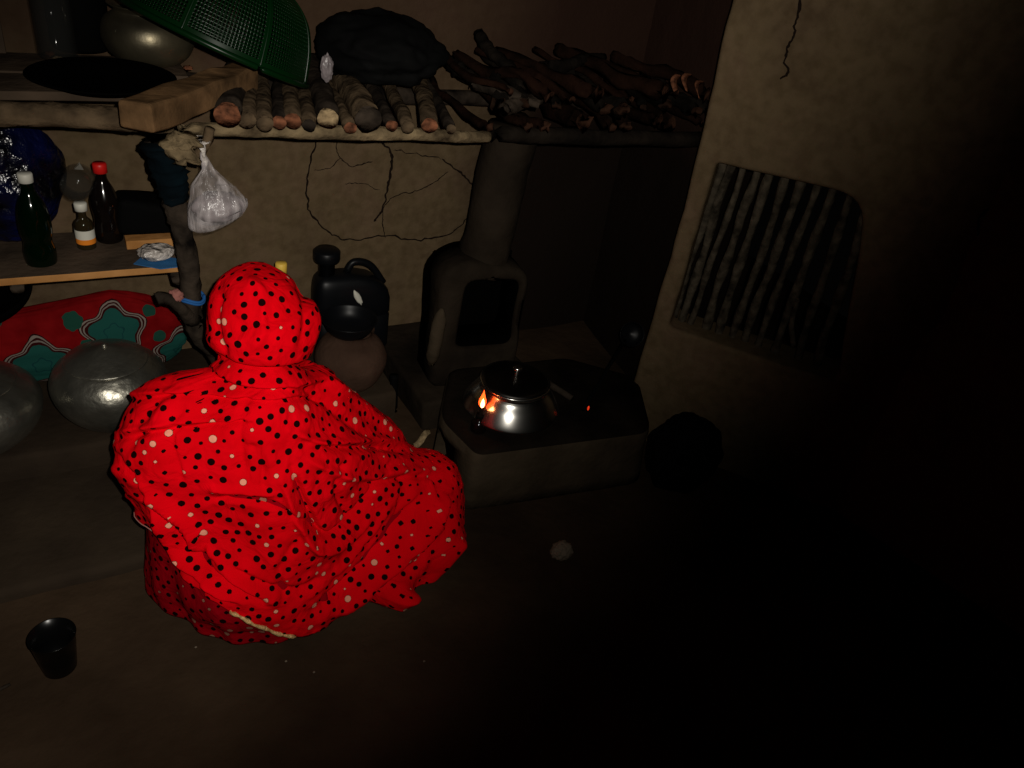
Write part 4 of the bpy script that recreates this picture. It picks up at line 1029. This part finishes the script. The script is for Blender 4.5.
for src, f_, d_ in ((OU, 0, .15), (OU, 0, .022), (OU, -.005, .008), (OU, -.018, 0), (HO, .014, 0), (HO, .004, .006), (HO, 0, .018), (HO, 0, .15)):
    row = []
    for p in src:
        q = p+(p-hcn).normalized()*f_; w_ = HF(q.x, q.y, d_); w_ = w_+Vector((noise.noise(w_*8), noise.noise(w_*8+Vector((4, 0, 0))), noise.noise(w_*8+Vector((8, 0, 0)))))*.008
        row.append(bm.verts.new(w_))
    rows.append(row)
rows.append(rows[0])
for a, b in zip(rows, rows[1:]):
    for k in range(72):
        f = bm.faces.new((a[k], a[(k+1) % 72], b[(k+1) % 72], b[k])); f.material_index = 1 if rows.index(a) == 6 else 0
hood = obj('hood', bm, [M['soot'], M['black']]); parts.append(hood)
bm = bmesh.new(); box(bm, (-.12, .151, .22), (.14, .175, .51)); 
for v in bm.verts: v.co = HF(v.co.x, v.co.z, v.co.y)
parts.append(obj('hood_back', bm, M['black'], smooth=False))
bm = bmesh.new(); P = dense([(1.115, 1.95, .49), (1.13, 1.95, .60), (1.145, 1.95, .76), (1.165, 1.95, .93)], 7, .003, 3)
tube(bm, P, [.095, .088, .083, .080, .078, .077]+[.076]*16, 28, .04, 2); parts.append(obj('flue_pipe', bm, M['soot']))
bm = bmesh.new(); tube(bm, dense([(.945, 1.875, .20), (.948, 1.868, .27), (.953, 1.866, .34), (.962, 1.875, .40)], 6, .002, 1), [.012, .016, .019, .021, .022]+[.022]*9+[.020, .018, .015, .011, .005], 14, .1, 4); pl = obj('side_pillar', bm, M['stove']); parts.append(pl)
fh = join_under('flue_housing', (1.1, 1.93, .1), parts); tag(fh, 'sooty clay flue housing with dark square mouth and pipe rising to the shelf', 'flue')
bm = bmesh.new(); box(bm, (.90, 1.80, -.02), (1.34, 2.30, .10), .015)
bmesh.ops.subdivide_edges(bm, edges=[e for e in bm.edges if e.calc_length() > .1], cuts=4)
for v in bm.verts: v.co += Vector((noise.noise(v.co*7), noise.noise(v.co*7+Vector((4, 0, 0))), 0))*.008
structure(obj('trim_3', bm, M['soot']))

# steel pot with lid
c = (1.065, 1.565, .2115); parts = []
bm = bmesh.new(); lathe(bm, spline([(0, 0), (.10, 0), (.130, .006), (.142, .018), (.140, .030), (.122, .060), (.104, .082), (.098, .092)], 8)+[(.098, .104), (.103, .106), (.103, .109), (.096, .109)], 96, c); parts.append(obj('pot_body', bm, M['steel']))
bm = bmesh.new(); lathe(bm, spline([(.098, .109), (.090, .115), (.066, .121), (.03, .126), (0, .128)], 6), 96, c); parts.append(obj('lid', bm, M['steeldark']))
bm = bmesh.new(); lathe(bm, spline([(0, .128), (.008, .129), (.007, .138), (.014, .146), (.012, .154), (0, .157)], 4), 32, c); parts.append(obj('lid_knob', bm, M['steel']))
tag(join_under('cooking_pot', c, parts), 'shiny stainless steel pot with a lid sitting on the clay stove', 'pot')

# little kerosene lamp with its flame
c = at_z(478, 430, ST); c = Vector((c.x, c.y, ST+.0005)); parts = []
bm = bmesh.new(); lathe(bm, spline([(0, 0), (.020, 0), (.023, .006), (.022, .028), (.013, .040), (.010, .050)], 5), 32, c); parts.append(obj('lamp_bottle', bm, M['cola']))
bm = bmesh.new(); lathe(bm, [(.0105, .046), (.012, .047), (.012, .056), (.005, .058), (.004, .078), (.003, .080), (0, .080)], 24, c); parts.append(obj('wick_holder', bm, M['iron']))
bm = bmesh.new(); lathe(bm, spline([(0, .079), (.007, .086), (.0105, .096), (.009, .108), (.004, .124), (0, .140)], 5), 20, c); fl = obj('flame', bm, M['flame'])
bm = bmesh.new(); lathe(bm, spline([(0, .083), (.0040, .088), (.0058, .096), (.004, .106), (0, .116)], 5), 16, c+Vector((-.003, -.007, 0))); obj('flame_core', bm, M['core'], fl); parts.append(fl)
tag(join_under('kerosene_lamp', c, parts), 'small bottle lamp with a lit orange flame at the stove front', 'lamp')
pl_ = bpy.data.lights.new('flame_light', 'POINT'); pl_.energy = .05; pl_.color = (1, .25, .08); pl_.shadow_soft_size = .008
po = bpy.data.objects.new('flame_light', pl_); COL.objects.link(po); po.location = c+Vector((-.004, -.016, .10))

# firewood feeding the stove, ladle, sticks
pole('stove_stick', [(.70, 1.50, .035), (.83, 1.56, .05), (.93, 1.60, .065)], [.013, .013, .012], M['darkbark'], 51, 'dark stick of firewood pushed into the mouth of the clay stove', 'firewood')
c = at_z(422, 440, .012); bm = bmesh.new(); pr = None
for i in range(9):
    t = i/8-.5; cur = [bm.verts.new((c.x+t*.075, c.y+.05*t+s*.013*(1-1.2*abs(t)), .016+.008*math.sin(t*6)+.005*s+z)) for s, z in ((-1, 0), (1, .0), (1, .003), (-1, .003))]
    if pr: [bm.faces.new((pr[e], pr[(e+1) % 4], cur[(e+1) % 4], cur[e])) for e in range(4)]
    pr = cur
o = obj('corn_husk', bm, M['cut_y']); origin(o); tag(o, 'pale dry husk lying just past the person\'s right arm', 'husk')
a = at_z(583, 410, .215); b = at_y(636, 322, 1.70)
parts = []; d = (b-a)
bm = bmesh.new(); tube(bm, [a+d*t for t in (0, .25, .5, .78)], [.006, .005, .005, .006], 10); parts.append(obj('handle', bm, M['iron']))
bm = bmesh.new(); lathe(bm, spline([(0, .0), (.02, .003), (.034, .016), (.040, .034), (.038, .034), (.030, .018), (0, .006)], 4), 32); bmesh.ops.transform(bm, matrix=rim_frame(a+d*.86, (-.35, -.8, .45)), verts=bm.verts); parts.append(obj('ladle_bowl', bm, M['blackplastic']))
tag(join_under('ladle', a, parts), 'black iron ladle leaning upward right of the steel pot', 'ladle')
bm = blob(a+Vector((.012, -.008, .010)), (.003, .003, .008), .2, 5, 3, 1); o = obj('glint', bm, M['glintglow']); origin(o); tag(o, 'tiny glowing red ember by the foot of the ladle', 'glint')  # red glint at the ladle, built as a small glowing blob
pole('dark_stick', [at_z(528, 372, .21)+Vector((0,0.02,0)), at_z(572, 398, .21)], [.009, .010], M['darkbark'], 53, 'dark stick lying on the stove behind the steel pot', 'stick')

# ================================================================== RIGHT SIDE AND FLOOR
c = at_z(672, 470, .0); bm = blob((c.x-.03, c.y-.045, .115), (.12, .10, .135), .12, 3, 5, 14, flat=-.113); o = obj('grain_sack', bm, M['iron']); origin(o); tag(o, 'dark lumpy sack standing on the floor below the barred opening', 'sack')
c = at_z(560, 556, .0); bm = blob((c.x, c.y, .022), (.032, .026, .024), .18, 4, 5, 21, flat=-.020); o = obj('crumpled_rag', bm, M['paper']); origin(o); tag(o, 'small crumpled pale rag on the dark floor in front of the stove', 'rag')
c = at_z(61, 672, .0); bm = bmesh.new()
lathe(bm, [(0, .003), (.030, .002), (.032, .005), (.037, .05), (.043, .105), (.0445, .107), (.0425, .107), (.036, .052), (.030, .010), (0, .008)], 48, (c.x, c.y+.012, 0.0)); o = obj('tumbler', bm, M['tumbler']); origin(o); tag(o, 'dark plastic tumbler standing on the clay floor at lower left', 'tumbler')
pole('twig', [at_z(-6, 692, .004), at_z(9, 685, .006)], [.004, .003], M['darkbark'], 61, 'short black twig on the floor at the left edge', 'twig', seg=8)
for k, (x, y) in enumerate([(286, 662), (314, 673), (424, 662), (196, 648)]):
    p = at_z(x, y, 0); bm = blob((p.x, p.y, .003), (.003, .0025, .002), .4, 5, 2, k); o = obj('crumb', bm, M['paper']); origin(o)
    tag(o, ['tiny pale crumb on the floor below the gold hem braid', 'tiny pale crumb on the floor, right of the one below the braid', 'tiny pale crumb on the floor right of the shawl corner', 'tiny pale crumb on the floor under the lower left hem'][k], 'crumb', 'crumbs on the clay floor')
